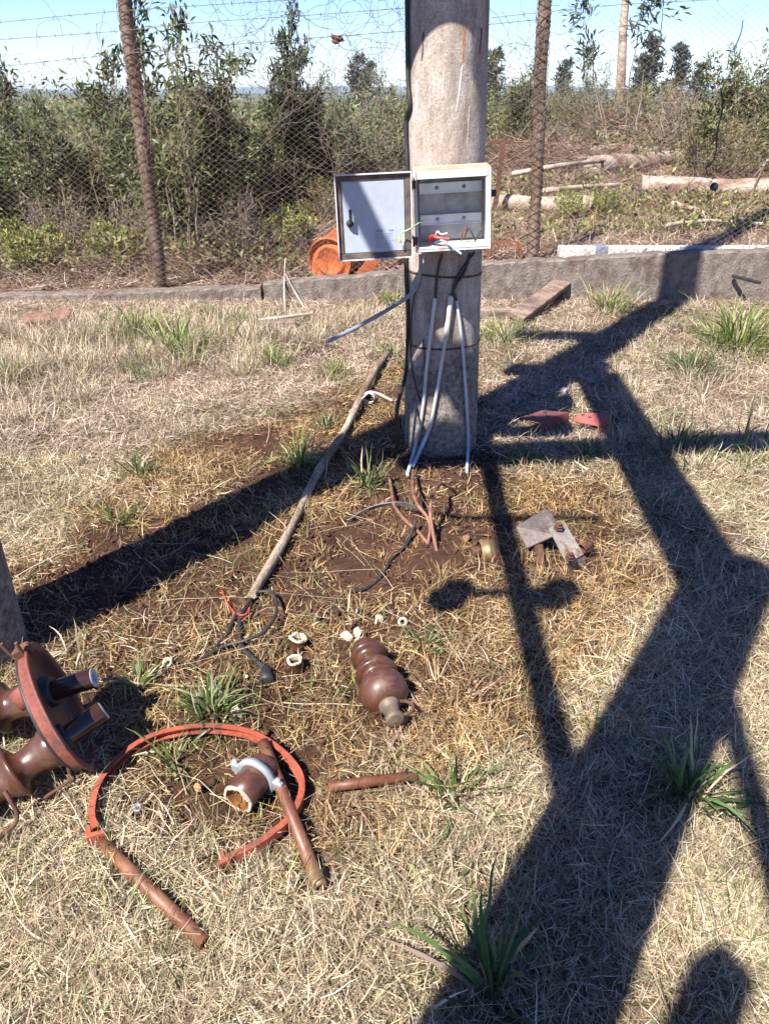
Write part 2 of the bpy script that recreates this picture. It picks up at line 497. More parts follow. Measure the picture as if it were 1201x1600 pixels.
def spline(pts, n=6):
    """Catmull-Rom through the points"""
    P = [Vector(p) for p in pts]
    P = [P[0] * 2 - P[1]] + P + [P[-1] * 2 - P[-2]]
    out = []
    for i in range(1, len(P) - 2):
        a, b, c, d = P[i - 1], P[i], P[i + 1], P[i + 2]
        for k in range(n):
            t = k / n
            out.append(0.5 * ((2 * b) + (c - a) * t + (2 * a - 5 * b + 4 * c - d) * t * t + (3 * b - a - 3 * c + d) * t ** 3))
    out.append(P[-2])
    return out

def np_mesh(name, co, quads, col, mat, parent=None):
    me = bpy.data.meshes.new(name)
    nv, nf = len(co), len(quads)
    me.vertices.add(nv)
    me.vertices.foreach_set('co', np.ascontiguousarray(co, np.float32).ravel())
    me.loops.add(nf * 4)
    me.loops.foreach_set('vertex_index', np.ascontiguousarray(quads, np.int32).ravel())
    me.polygons.add(nf)
    me.polygons.foreach_set('loop_start', np.arange(0, nf * 4, 4, dtype=np.int32))
    me.update(calc_edges=True)
    if col is not None:
        ca = me.color_attributes.new('Col', 'FLOAT_COLOR', 'POINT')
        c4 = np.ones((nv, 4), np.float32)
        c4[:, :3] = col
        ca.data.foreach_set('color', c4.ravel())
    me.materials.append(mat)
    o = bpy.data.objects.new(name, me)
    COL.objects.link(o)
    if parent is not None:
        o.parent = parent
    return o

def strips(base, az, el, L, Wd, curl, col, nseg=3, prof=None, wig=0.25, twist=0.5, r=rng):
    """vectorised blades / leaves / twigs. returns co, quads, col"""
    N = len(base)
    if prof is None:
        prof = [1 - 0.9 * (k / nseg) ** 1.6 for k in range(nseg + 1)]
    p = base.astype(float).copy()
    e = el.copy(); a = az.copy()
    tw = r.uniform(-twist, twist, N)
    co = np.zeros((N, nseg + 1, 2, 3))
    for k in range(nseg + 1):
        h = np.stack([np.cos(a) * np.cos(e), np.sin(a) * np.cos(e), np.sin(e)], 1)
        sd = np.stack([-np.sin(a), np.cos(a), np.zeros(N)], 1)
        up = np.cross(h, sd)
        wv = sd * np.cos(tw)[:, None] + up * np.sin(tw)[:, None]
        w = (Wd * prof[k] / 2)[:, None]
        co[:, k, 0] = p - wv * w
        co[:, k, 1] = p + wv * w
        p = p + h * (L / nseg)[:, None]
        e = e + curl / nseg
        a = a + r.normal(0, wig, N)
    idx = np.arange(N * (nseg + 1) * 2).reshape(N, nseg + 1, 2)
    q = np.stack([idx[:, :-1, 0], idx[:, :-1, 1], idx[:, 1:, 1], idx[:, 1:, 0]], -1).reshape(-1, 4)
    c = np.repeat(col, (nseg + 1) * 2, 0)
    return co.reshape(-1, 3), q, c

def join_parts(parts):
    off, C, Q, K = 0, [], [], []
    for co, q, c in parts:
        C.append(co); Q.append(q + off); K.append(c)
        off += len(co)
    return np.concatenate(C), np.concatenate(Q), np.concatenate(K)

def palette(cols, n, jitter=0.25, r=rng, p=None):
    cols = np.array(cols, float)
    i = r.choice(len(cols), n, p=p)
    c = cols[i] * r.uniform(1 - jitter, 1 + jitter, (n, 1))
    return np.clip(c * r.uniform(0.93, 1.07, (n, 3)), 0.004, 0.85)

# ------------------------------------------------------------ zones of the yard
def poly_ground(pts):
    return np.array([[*at(x, y)[:2]] for x, y in pts])

def inside(poly, x, y, soft):
    """smooth 0..1 mask of a polygon"""
    ins = np.zeros(len(x), bool)
    dist = np.full(len(x), 1e9)
    n = len(poly)
    for i in range(n):
        x1, y1 = poly[i]; x2, y2 = poly[(i + 1) % n]
        c = ((y1 > y) != (y2 > y)) & (x < (x2 - x1) * (y - y1) / (y2 - y1 + 1e-12) + x1)
        ins ^= c
        dx, dy = x2 - x1, y2 - y1
        t = np.clip(((x - x1) * dx + (y - y1) * dy) / (dx * dx + dy * dy + 1e-12), 0, 1)
        dist = np.minimum(dist, np.hypot(x - x1 - t * dx, y - y1 - t * dy))
    sd = np.where(ins, dist, -dist)
    return np.clip(0.5 + sd / (2 * soft), 0, 1)

GOLD = poly_ground([(-120, 960), (60, 850), (230, 720), (420, 650), (560, 590), (640, 560), (760, 600), (770, 745), (960, 740), (1030, 830), (1040, 930), (960, 1090), (880, 1190),
                    (740, 1200), (640, 1230), (560, 1290), (430, 1330), (270, 1290), (130, 1200), (-100, 1150)])
BARE = poly_ground([(520, 790), (590, 700), (740, 690), (800, 730), (780, 820), (720, 880), (650, 950), (540, 970), (440, 920)])
WET = poly_ground([(110, 960), (330, 880), (480, 860), (620, 900), (690, 960), (640, 1030), (540, 1130), (450, 1170), (400, 1280), (240, 1290), (180, 1140), (90, 1040)])
PATCH = poly_ground([(-20, 900), (120, 850), (300, 790), (420, 740), (440, 790), (330, 880), (230, 950), (40, 970)])

def gold_mask(x, y):
    j = bumps(x * 0.7 + 3, y * 0.7) * 0.16
    return inside(GOLD, x + j, y - j, 0.13)
def bare_mask(x, y):
    j = bumps(x * 1.1 + 5, y * 1.3) * 0.10
    return np.clip(inside(BARE, x + j, y - j, 0.10) + 0.70 * inside(WET, x - j, y + j, 0.14) + 0.8 * inside(PATCH, x + j * 2, y + j, 0.08), 0, 1)

# ------------------------------------------------------------ the ground sheet
def axis_coords(lo, hi, step, far, n, far_lo=None):
    core = list(np.arange(lo, hi + 1e-6, step))
    g = [hi + (far - hi) * ((i / n) ** 4) for i in range(1, n + 1)]
    fl = -far if far_lo is None else far_lo
    k = [lo + (fl - lo) * ((i / n) ** 4) for i in range(1, n + 1)]
    return np.array(k[::-1] + core + g)
xs = axis_coords(-4.5, 4.8, 0.04, 9000, 46)
ys = axis_coords(-0.5, 8.5, 0.04, 14000, 60, -300)
gx, gy = np.meshgrid(xs, ys)
gz = H(gx.ravel(), gy.ravel())
near = (np.abs(gx.ravel()) < 5) & (gy.ravel() < 9)
gz = gz + np.where(near, rng.normal(0, 0.0035, len(gz)) + 0.03 * (fbm(gx.ravel(), gy.ravel(), 9, 3) - 0.55), 0)
nx, ny = len(xs), len(ys)
idx = np.arange(nx * ny).reshape(ny, nx)
quads = np.stack([idx[:-1, :-1], idx[:-1, 1:], idx[1:, 1:], idx[1:, :-1]], -1).reshape(-1, 4)
fx, fy = gx.ravel(), gy.ravel()
gcol = np.zeros((len(fx), 3))
gcol[:, 0] = np.clip(0.50 + 1.0 * (fbm(fx, fy, 2.2) - 0.5) - 0.36 * gold_mask(fx, fy) - 0.35 * bare_mask(fx, fy), 0, 1)
gcol[:, 1] = sstep(9, 22, fy) * 0.9
ground = np_mesh('ground', np.stack([fx, fy, gz], 1), quads, gcol, M['ground'])
ground.data.polygons.foreach_set('use_smooth', [True] * len(ground.data.polygons))
tag(ground, kind='structure')

# distant hills: three ridges of real land
def ridge(y0, depth, z0, amp, seed, span):
    r = np.random.default_rng(seed)
    x = np.linspace(-span, span, 220)
    y = np.linspace(-1, 1, 9)
    X, Y = np.meshgrid(x, y)
    prof = sum(r.uniform(0.4, 1) / k * np.sin(x / span * PI * k * 2.3 + r.uniform(0, 6)) for k in range(1, 14))
    prof = (prof - prof.min()) / (prof.max() - prof.min())
    Z = -6 + (z0 + amp * prof[None, :]) * (1 - np.abs(Y) ** 2)
    i = np.arange(X.size).reshape(X.shape)
    q = np.stack([i[:-1, :-1], i[:-1, 1:], i[1:, 1:], i[1:, :-1]], -1).reshape(-1, 4)
    o = np_mesh('hills', np.stack([X.ravel(), (y0 + Y * depth).ravel(), Z.ravel()], 1), q, None, M['hill'])
    o.data.polygons.foreach_set('use_smooth', [True] * len(q))
    return tag(o, kind='structure')
ridge(1500, 250, 10, 8, 1, 2200)
ridge(3600, 500, 22, 26, 2, 4500)

# ------------------------------------------------------------ straw, stubble and green blades of the yard
def scatter(y0, y1, dens, margin=0.7):
    hw1 = 0.52 * (y1 * math.cos(PITCH) + 0.75) + margin
    n = int((y1 - y0) * 2 * hw1 * dens)
    y = rng.uniform(y0, y1, n)
    x = rng.uniform(-hw1, hw1, n)
    hw = 0.52 * (y * math.cos(PITCH) + 0.75) + margin
    k = np.abs(x) < hw
    return x[k], y[k]

PALE = [(0.60, 0.475, 0.325), (0.49, 0.375, 0.245), (0.64, 0.535, 0.395), (0.34, 0.245, 0.155), (0.48, 0.40, 0.24), (0.38, 0.34, 0.19)]
PINK = [(0.56, 0.44, 0.34), (0.66, 0.54, 0.43), (0.44, 0.32, 0.24), (0.30, 0.20, 0.15)]
GOLDC = [(0.48, 0.32, 0.135), (0.34, 0.205, 0.08), (0.58, 0.41, 0.20), (0.17, 0.09, 0.042), (0.23, 0.125, 0.058)]
BACK_ROUGH = [(-3.4, 4.8), (-2.6, 5.1), (-1.9, 5.3), (-1.2, 5.5), (-0.5, 5.8)]

CLEAR = [(*at(px, py)[:2], r_) for px, py, r_ in ((850, 662, .17), (922, 664, .17), (850, 850, .16), (895, 880, .12), (463, 1050, .06), (464, 1014, .06), (550, 1001, .06), (598, 980, .05), (628, 976, .05), (262, 1040, .05), (310, 1246, .05), (215, 1268, .05), (390, 1240, .10), (595, 1080, .12), (600, 1120, .08), (762, 868, .07),
          (200, 1362, .06), (240, 1405, .06), (290, 1450, .06), (435, 1220, .05), (470, 1300, .05), (495, 1370, .06), (560, 1228, .06), (610, 1220, .06), (140, 1290, .05), (352, 1352, .06), (430, 1308, .05), (470, 1240, .05), (445, 1180, .05))]
parts, gparts = [], []
bands = [(0.35, 1.3, 42000), (1.3, 2.2, 36000), (2.2, 3.4, 25000), (3.4, 4.8, 18000), (4.8, 6.33, 12000)]
for (y0, y1, dens) in bands:
    x, y = scatter(y0, y1, dens)
    g = gold_mask(x, y); b = bare_mask(x, y)
    clump = 0.5 + 0.5 * bumps(x * 1.3 + 7, y * 1.3)
    cl = fbm(x, y, 4.5); cw = fbm(x + 40, y + 9, 1.1, 3)
    keep = rng.uniform(0, 1, len(x)) < np.clip((1.0 - 0.32 * g - 0.54 * b) * (0.15 + 2.6 * (cl - 0.27)) * (0.55 + 0.9 * cw), 0, 1)
    for (ox, oy, orad) in CLEAR:
        keep &= ~((np.hypot(x - ox, y - oy) < orad) & (rng.uniform(0, 1, len(x)) < 0.8))
    cl, cw = cl[keep], cw[keep]
    x, y, g, b = x[keep], y[keep], g[keep], b[keep]
    n = len(x)
    isg = rng.uniform(0, 1, n) < np.clip(g * 1.0 + 0.9 * (0.36 - cw), 0, 1)
    back = (y > 3.4)
    col = palette(PALE, n)
    pk = palette(PINK, n)
    col = np.where((back & (rng.uniform(0, 1, n) < 0.75))[:, None], pk, col)
    col = np.where(isg[:, None], palette(GOLDC, n, 0.3), col)
    col = col * np.clip(0.55 + 0.95 * cl + 0.25 * (cw - 0.5), 0.4, 1.25)[:, None] * np.where(rng.uniform(0, 1, n) < 0.28, 0.42, 0.96)[:, None]
    L = rng.gamma(2.2, 0.017, n) * np.where(isg, 0.85, 1.0) + 0.010
    wd = rng.gamma(4, 0.00034, n) * (1 + 0.15 * y) + 0.0004
    el = np.abs(rng.normal(0.12, 0.26, n)) + np.where(rng.uniform(0, 1, n) < 0.2, rng.uniform(0.2, 0.9, n), 0)
    curl = rng.normal(-0.25, 0.6, n)
    z = H(x, y) + rng.uniform(-0.002, 0.02, n) * (1 - 0.6 * b)
    parts.append(strips(np.stack([x, y, z], 1), rng.uniform(0, 2 * PI, n), el, L, wd, curl, col, 3, wig=0.2, twist=1.0))
# long stray stems lying on top
x, y = scatter(0.5, 6.2, 55)
n = len(x)
parts.append(strips(np.stack([x, y, H(x, y) + 0.012], 1), rng.uniform(0, 2 * PI, n), rng.uniform(0.0, 0.12, n), rng.uniform(0.14, 0.42, n), rng.uniform(0.0015, 0.0032, n), rng.normal(-0.1, 0.15, n),
                    palette(PALE, n, 0.2), 5, wig=0.14))
# tall bleached clumps along the foot of the wall and at the left
def clumps(n, px0, px1, py0, py1, blades, hgt, cols, spread=0.10, lean=0.5, out=None, width=0.003):
    for _ in range(n):
        c = at(random.uniform(px0, px1), random.uniform(py0, py1))
        m = int(blades * random.uniform(0.6, 1.3))
        a = rng.uniform(0, 2 * PI, m); rr = np.abs(rng.normal(0, spread, m))
        bx, by = c.x + rr * np.cos(a), np.minimum(c.y + rr * np.sin(a), WALL_Y - 0.06)
        e = PI / 2 - np.abs(rng.normal(0, lean, m))
        L = rng.uniform(0.45, 1.15, m) * hgt * random.uniform(0.7, 1.2)
        out.append(strips(np.stack([bx, by, H(bx, by) - 0.01], 1), a + rng.normal(0, 0.7, m), e, L, rng.uniform(0.6, 1.4, m) * width, rng.normal(-0.9, 0.5, m), palette(cols, m), 4, wig=0.2))
DRYC = [(0.52, 0.42, 0.31), (0.40, 0.31, 0.23), (0.62, 0.52, 0.40), (0.30, 0.22, 0.16), (0.40, 0.36, 0.16)]
clumps(80, -80, 400, 508, 590, 110, 0.19, DRYC, 0.10, 0.55, parts, 0.0045)
clumps(40, 330, 640, 495, 535, 90, 0.14, DRYC, 0.09, 0.55, parts, 0.0042)
clumps(40, -90, 160, 560, 660, 90, 0.17, DRYC, 0.09, 0.65, parts, 0.004)
clumps(40, 740, 1260, 480, 600, 60, 0.10, DRYC, 0.08, 0.7, parts, 0.004)
clumps(26, 960, 1260, 540, 740, 80, 0.15, DRYC, 0.09, 0.7, parts, 0.004)
clumps(120, 560, 1240, 1180, 1620, 60, 0.07, PALE, 0.05, 0.9, parts, 0.0026)
clumps(90, -60, 560, 1300, 1640, 55, 0.065, PALE, 0.05, 0.9, parts, 0.0026)
clumps(110, 560, 1040, 760, 1180, 45, 0.06, GOLDC[:3], 0.045, 0.6, parts, 0.0024)
clumps(80, 30, 560, 690, 1160, 40, 0.055, GOLDC[:3], 0.045, 0.7, parts, 0.0024)
co, q, c = join_parts(parts)
dry = np_mesh('dry_grass', co, q, c, M['straw'])
tag(dry, 'bleached and golden dry grass and straw covering the yard', 'dry grass', kind='stuff')

GRN = [(0.085, 0.14, 0.035), (0.12, 0.18, 0.05), (0.06, 0.10, 0.025), (0.18, 0.215, 0.065), (0.24, 0.25, 0.10)]
x, y = scatter(0.4, 6.2, 4200)
gk = fbm(x + 11, y + 4, 2.6)
keep = rng.uniform(0, 1, len(x)) < np.clip((gk - 0.46) * 4.5, 0, 1) * np.where(y < 1.6, 0.9, np.where(y > 3.6, 0.35, 0.30)) * (1 - 0.6 * bare_mask(x, y))
x, y = x[keep], y[keep]
n = len(x)
gparts.append(strips(np.stack([x, y, H(x, y)], 1), rng.uniform(0, 2 * PI, n), rng.uniform(0.1, 1.2, n), rng.gamma(3, 0.017, n) + 0.015, rng.uniform(0.0012, 0.0036, n) * (1 + 0.1 * y), rng.normal(-0.8, 0.5, n), palette(GRN, n, 0.35), 3))
clumps(9, 20, 620, 470, 600, 50, 0.20, GRN, 0.07, 0.5, gparts, 0.006)
clumps(10, 740, 1200, 480, 580, 26, 0.12, GRN, 0.06, 0.6, gparts, 0.006)
co, q, c = join_parts(gparts)
gg = np_mesh('green_grass', co, q, c, M['green'])
tag(gg, 'short green grass blades sprouting through the straw', 'grass', kind='stuff')

# crumbs of soil on the bare ground
x, y = scatter(1.0, 4.2, 3200)
bk = bare_mask(x, y)
keep = rng.uniform(0, 1, len(x)) < np.clip(bk * 0.9 + 0.06, 0, 1)
x, y = x[keep], y[keep]
n = len(x)
sz = np.clip(rng.gamma(2, 0.0026, n), 0.0015, 0.016)
oct_ = np.array([(1, 0, 0), (0, 1, 0), (-1, 0, 0), (0, -1, 0), (0, 0, 0.8), (0, 0, -0.8)], float)
vv = oct_[None] * sz[:, None, None] * rng.uniform(0.6, 1.3, (n, 6, 1)) + np.stack([x, y, H(x, y) + sz * 0.3], 1)[:, None]
fq = np.array([(0, 1, 4, 4), (1, 2, 4, 4), (2, 3, 4, 4), (3, 0, 4, 4), (1, 0, 5, 5), (2, 1, 5, 5), (3, 2, 5, 5), (0, 3, 5, 5)])[:, :3]
me = bpy.data.meshes.new('soil_crumbs')
me.vertices.add(n * 6); me.vertices.foreach_set('co', vv.astype(np.float32).ravel())
qi = (fq[None] + (np.arange(n) * 6)[:, None, None]).reshape(-1, 3)
me.loops.add(len(qi) * 3); me.loops.foreach_set('vertex_index', qi.astype(np.int32).ravel())
me.polygons.add(len(qi)); me.polygons.foreach_set('loop_start', np.arange(0, len(qi) * 3, 3, dtype=np.int32))
me.update(calc_edges=True)
me.materials.append(surf('reddish soil crumb', (0.045, 0.023, 0.015), (0.12, 0.062, 0.042), 30, 0.95, 0, 0.4, spec=0.15))
o = bpy.data.objects.new('soil_crumbs', me); COL.objects.link(o)
tag(o, 'crumbs of reddish soil scattered on the bare ground', 'soil', kind='stuff')

# ------------------------------------------------------------ green tufts, each a thing
def tuft(name, label, px, py, n, h, w, lean=0.75, cols=GRN, group=None, spread=0.03, curl=-1.1, cat='grass tuft', az=None, azs=2.0):
    p = at(px, py)
    r = np.random.default_rng(int(px * 7 + py))
    n = int(n * (1.9 if cat == 'grass tuft' else 1))
    a = r.uniform(0, 2 * PI, n) if az is None else r.normal(az, azs, n)
    rr = np.abs(r.normal(0, spread, n))
    base = np.stack([rr * np.cos(a), rr * np.sin(a), np.full(n, -0.01)], 1)
    e = PI / 2 - np.abs(r.normal(lean * 0.6, lean * 0.55, n))
    e = np.clip(e, 0.05, PI / 2)
    h = 0.86 * h * r.uniform(0.4, 1.2, n)
    w = 0.72 * w * r.uniform(0.5, 1.3, n)
    col = palette(cols, n, 0.35, r)
    if len(cols) < 8 and cat == 'grass tuft':
        m = max(6, int(n * 0.4))
        dead = r.uniform(0, 1, n) < 0.16
        col[dead] = palette(PALE, int(dead.sum()), 0.3, r)
        a = np.concatenate([a, r.uniform(0, 2 * PI, m)]); rr2 = np.abs(r.normal(0, spread * 1.5, m))
        base = np.concatenate([base, np.stack([rr2 * np.cos(a[n:]), rr2 * np.sin(a[n:]), np.full(m, -0.01)], 1)])
        e = np.concatenate([e, r.uniform(0.15, 1.4, m)])
        h = np.concatenate([h, np.mean(h) * r.uniform(0.25, 0.8, m)]); w = np.concatenate([w, np.mean(w) * r.uniform(0.2, 0.5, m)])
        col = np.concatenate([col, np.where((r.uniform(0, 1, m) < 0.55)[:, None], palette(GRN, m, 0.3, r), palette(PALE, m, 0.3, r))])
        n += m
    prof = [0.55, 0.9, 1.0, 0.85, 0.55, 0.08]
    co, q, c = strips(base, a + r.normal(0, 0.5, n), e, h, w, r.normal(curl, 0.6, n), col, 5, prof, 0.16, 0.8, r)
    o = np_mesh(name, co, q, c, M['green'])
    o.location = p
    return tag(o, label, cat, group)

BROAD = [(0.06, 0.115, 0.03), (0.085, 0.15, 0.045), (0.045, 0.085, 0.025), (0.11, 0.17, 0.06)]
YELG = [(0.22, 0.26, 0.06), (0.16, 0.22, 0.05), (0.30, 0.30, 0.10), (0.10, 0.15, 0.04)]
tuft('grass_tuft', 'broad leaved green tuft sprouting beside the end of the short brown tube', 705, 1250, 30, 0.20, 0.012, 0.9)
tuft('grass_tuft', 'thick green tuft growing through the top of the orange hoop', 330, 1115, 95, 0.17, 0.008, 1.0)
tuft('grass_tuft', 'green blades spilling inside the upper left of the orange hoop', 270, 1190, 34, 0.15, 0.008, 1.1)
tuft('grass_tuft', 'green tuft in the shadow of the red flanged lid', 215, 1075, 26, 0.15, 0.008, 0.7)
tuft('grass_tuft', 'green blades against the left flank of the brown insulator', 560, 1085, 34, 0.13, 0.008, 1.0)
tuft('grass_tuft', 'short green tuft beside the small white ceramic ring', 665, 1010, 26, 0.13, 0.007, 1.0)
tuft('grass_tuft', 'large dark green tuft standing in the deep shadow near the bottom edge', 770, 1560, 26, 0.26, 0.015, 0.8, BROAD, curl=-0.8)
tuft('grass_tuft', 'big grey green tuft on the edge of the broad shadow', 1075, 1250, 60, 0.24, 0.012, 0.95, BROAD)
tuft('grass_tuft', 'small green sprig between the broad tuft and the deep shadow', 715, 1400, 12, 0.13, 0.008, 1.0, YELG)
tuft('grass_tuft', 'yellow green sprig at the left border of the broad shadow', 930, 1150, 22, 0.09, 0.006, 0.9, YELG)
tuft('grass_tuft', 'green tuft half in shadow beside the long wooden stick', 470, 730, 70, 0.24, 0.009, 0.6, YELG)
tuft('grass_tuft', 'green tuft at the left foot of the concrete pole', 575, 760, 46, 0.22, 0.009, 0.8, GRN)
tuft('grass_tuft', 'lone grey green tuft in the bleached straw on the left', 220, 745, 40, 0.20, 0.008, 0.6, BROAD)
tuft('grass_tuft', 'yellowish tuft lying over on the golden straw on the left', 185, 815, 40, 0.17, 0.008, 0.9, YELG)
tuft('grass_tuft', 'small green sprig above the long wooden stick', 510, 670, 26, 0.15, 0.009, 0.7, BROAD)
tuft('grass_tuft', 'tall bright green tuft in the long dry grass before the wall', 280, 548, 110, 0.36, 0.010, 0.55, YELG, spread=0.16)
tuft('grass_tuft', 'green tuft with drooping blades at the centre of the dry clumps', 215, 525, 108, 0.336, 0.010, 0.6, YELG, spread=0.12)
tuft('grass_tuft', 'slim yellow green tuft between the dry clumps and the pole', 430, 575, 69, 0.246, 0.009, 0.5, YELG, spread=0.06)
tuft('grass_tuft', 'low green tuft left of the top of the long stick', 520, 590, 69, 0.19, 0.009, 0.7, YELG, spread=0.05)
tuft('grass_tuft', 'bushy green tuft rooted against the wall near the broad wall shadow', 950, 484, 120, 0.28, 0.010, 0.5, YELG + PALE[:2], spread=0.10)
tuft('grass_tuft', 'tall bright green tuft at the right edge in front of the wall', 1150, 545, 170, 0.46, 0.012, 0.6, YELG, spread=0.16)
tuft('grass_tuft', 'round grey green tuft casting its own small shadow on the right', 1075, 585, 110, 0.26, 0.009, 0.7, BROAD, spread=0.09)
tuft('grass_tuft', 'low green tuft just right of the pole before the plank', 790, 530, 128, 0.224, 0.010, 0.9, YELG, spread=0.13)
tuft('grass_tuft', 'dark green tuft in the shadow below the red plates', 925, 715, 46, 0.17, 0.010, 0.8, BROAD)
tuft('grass_tuft', 'dark green tuft in the shadow right of the pole base', 820, 725, 46, 0.15, 0.009, 0.9, BROAD)
tuft('grass_tuft', 'row of green blades in the long shadow at the right', 1060, 705, 120, 0.20, 0.010, 0.6, BROAD, spread=0.16)
tuft('grass_tuft', 'bright green sprig in sun under the dry stalks at the right edge', 1165, 730, 46, 0.17, 0.010, 0.9, YELG, spread=0.06)
tuft('grass_tuft', 'green leaves sprouting from the foot of the wall left of the pole', 600, 475, 60, 0.16, 0.016, 0.9, YELG, spread=0.10)
tuft('grass_tuft', 'dry green mixed tuft at the far left edge before the wall', 20, 600, 90, 0.28, 0.009, 0.6, YELG + DRYC, spread=0.14)
DEAD = [(0.16, 0.11, 0.075), (0.26, 0.19, 0.13), (0.10, 0.065, 0.045)]
tuft('dry_stalk', 'cluster of stiff dark dead stalks at the right edge', 1160, 690, 14, 0.28, 0.010, 0.15, DEAD, spread=0.12, curl=-0.05, cat='dead stalks')
WOODCH = [(0.34, 0.19, 0.10), (0.46, 0.30, 0.17), (0.24, 0.12, 0.06), (0.54, 0.38, 0.24)]
tuft('straw_heap', 'flattened heap of tan straw fibres right of the brown insulator', 705, 1100, 150, 0.17, 0.007, 1.7, WOODCH, spread=0.055, curl=-0.3, cat='straw heap')
tuft('dry_weed', 'curled pale dry weed beside the red flanged lid', 125, 1020, 26, 0.13, 0.009, 0.9, PALE, spread=0.04, curl=-1.6, cat='dry weed')

# ------------------------------------------------------------ main pole
POLE_B = Vector((0.283, 3.605, 0.0))
POLE_TOP_DIR = Vector((-0.016, 0.0, 1.0)).normalized()
def pole_r(z): return 0.182 - 0.0125 * z
def pole_c(z): return POLE_B + POLE_TOP_DIR * z
def on_pole(px, py, lift=0.0):
    d = ray(px, py)
    t = 2.0
    best = None
    while t < 6:
        p = Vector((0, 0, EYE)) + d * t
        c = pole_c(p.z)
        rr = math.hypot(p.x - c.x, p.y - c.y)
        if rr < pole_r(p.z) + lift:
            return p
        if best is None or rr - pole_r(p.z) < best[0]:
            best = (rr - pole_r(p.z), p)
        t += 0.001
    return best[1]

def taper_pole(name, label, loc, h, r0, k, lean=(0, 0, 1), cat='concrete pole'):
    t = thing(name, label, cat, loc)
    d = Vector(lean).normalized()
    mb = MB()
    prof = [(-0.15, r0)] + [(z, r0 - k * z) for z in np.linspace(0, h, 24)] + [(h, 0.02)]
    mb.lathe(prof, (0, 0, 0), d, 48)
    mb.build('shaft', M['pole'], t)
    return t
pole = taper_pole('concrete_pole', 'stout stained round concrete pole carrying the open metal box', POLE_B, 9.0, 0.182, 0.0125, POLE_TOP_DIR)
for zz, tilt in ((0.855, 0.02), (0.535, -0.015)):
    mb = MB()
    c = pole_c(zz) - POLE_B
    r = pole_r(zz) + 0.002
    ax = (Vector((tilt * 2, 0, 1))).normalized()
    mb.lathe([(-0.0045, r - 0.004), (-0.0045, r + 0.001), (0.0045, r + 0.001), (0.0045, r - 0.004)], c, ax, 48)
    mb.build('steel_strap', M['rust'], pole)
def stain(pts, w, mat, nm):
    mb = MB()
    P = [on_pole(x, y, 0.0012) for x, y in pts]
    P = spline(P, 5)
    ups = []
    for i, p in enumerate(P):
        c = pole_c(p.z)
        n = Vector((p.x - c.x, p.y - c.y, 0)).normalized()
        ww = w * (1 - 0.6 * abs(i / (len(P) - 1) - 0.35)) * random.uniform(0.75, 1.2)
        s = n.cross(Vector((0, 0, 1)))
        ups.append((p + s * ww / 2, p - s * ww / 2))
    vs, fs = [], []
    for a, b in ups: vs += [a, b]
    for i in range(len(ups) - 1): fs.append((2 * i, 2 * i + 1, 2 * i + 3, 2 * i + 2))
    mb.add(vs, fs, True)
    mb.build(nm, mat, pole, W(pole))
M['stain_rust'] = surf('rust run', (0.30, 0.13, 0.065), (0.42, 0.22, 0.13), 30, 0.9, 0, 0.2)
M['stain_lime'] = surf('lime run', (0.60, 0.56, 0.50), (0.72, 0.69, 0.64), 30, 0.9, 0, 0.2)
M['stain_dark'] = surf('dark tar run', (0.06, 0.045, 0.04), (0.13, 0.08, 0.06), 30, 0.9, 0, 0.2)
stain([(724, 46), (724, 70), (723, 98)], 0.012, M['stain_rust'], 'rust_stain')
stain([(722, 102), (719, 125), (716, 150), (712, 174)], 0.006, M['stain_lime'], 'lime_stain')
stain([(733, 165), (731, 200), (729, 235)], 0.003, M['stain_lime'], 'lime_stain')
stain([(651, 125), (651, 150), (651, 178)], 0.010, M['stain_lime'], 'lime_stain')
stain([(752, 44), (751, 65), (749, 84)], 0.013, M['stain_dark'], 'rust_stain')
stain([(661, 50), (660, 80), (658, 95)], 0.010, M['stain_dark'], 'rust_stain')
stain([(699, 475), (697, 510), (694, 545)], 0.018, M['stain_rust'], 'rust_stain')

# cables fixed to the pole
def cable(name, pts, r, mat, label, cat='cable', n=8, sub=6, group=None):
    P = spline(pts, sub)
    o0 = P[0].copy()
    o = MB().tube(P, r, n).build(name, mat, None, o0)
    return tag(o, label, cat, group)

def pole_cable(name, pxs, r, mat, label, cat='cable'):
    return cable(name, [on_pole(x, y, r * 0.9 + l) for (x, y, l) in pxs], r, mat, label, cat)
g0 = [(680, 466, 0.004), (673, 520, 0.004), (667, 570, 0.006), (662, 625, 0.006), (656, 665, 0.008), (648, 700, 0.02)]
c1 = [on_pole(x, y, 0.008 + l) for x, y, l in g0] + [at(636, 742, 0.03)]
cable('conduit', c1, 0.0085, M['blue_cable'], 'leftmost blue grey conduit strapped down the pole front', 'conduit')
g0 = [(704, 462, 0.004), (697, 520, 0.004), (690, 565, 0.006), (680, 625, 0.006), (672, 665, 0.008), (660, 695, 0.02)]
c1 = [on_pole(x, y, 0.008 + l) for x, y, l in g0] + [at(645, 728, 0.03)]
cable('conduit', c1, 0.0085, M['blue_cable'], 'middle conduit with a frayed white top running down the pole', 'conduit')
cw = cable('conduit_wrap', [on_pole(x, y, 0.014) for x, y in ((704, 464), (701, 492), (696, 530))], 0.0125, M['white_cable'], 'frayed white wrapping round the top of the middle conduit', 'wrapping')
g0 = [(713, 470, 0.004), (720, 520, 0.004), (725, 580, 0.004), (729, 640, 0.006), (731, 690, 0.01)]
c1 = [on_pole(x, y, 0.008 + l) for x, y, l in g0] + [at(729, 738, 0.02)]
cable('conduit', c1, 0.0075, M['blue_cable'], 'rightmost blue grey conduit splayed down the pole front', 'conduit')
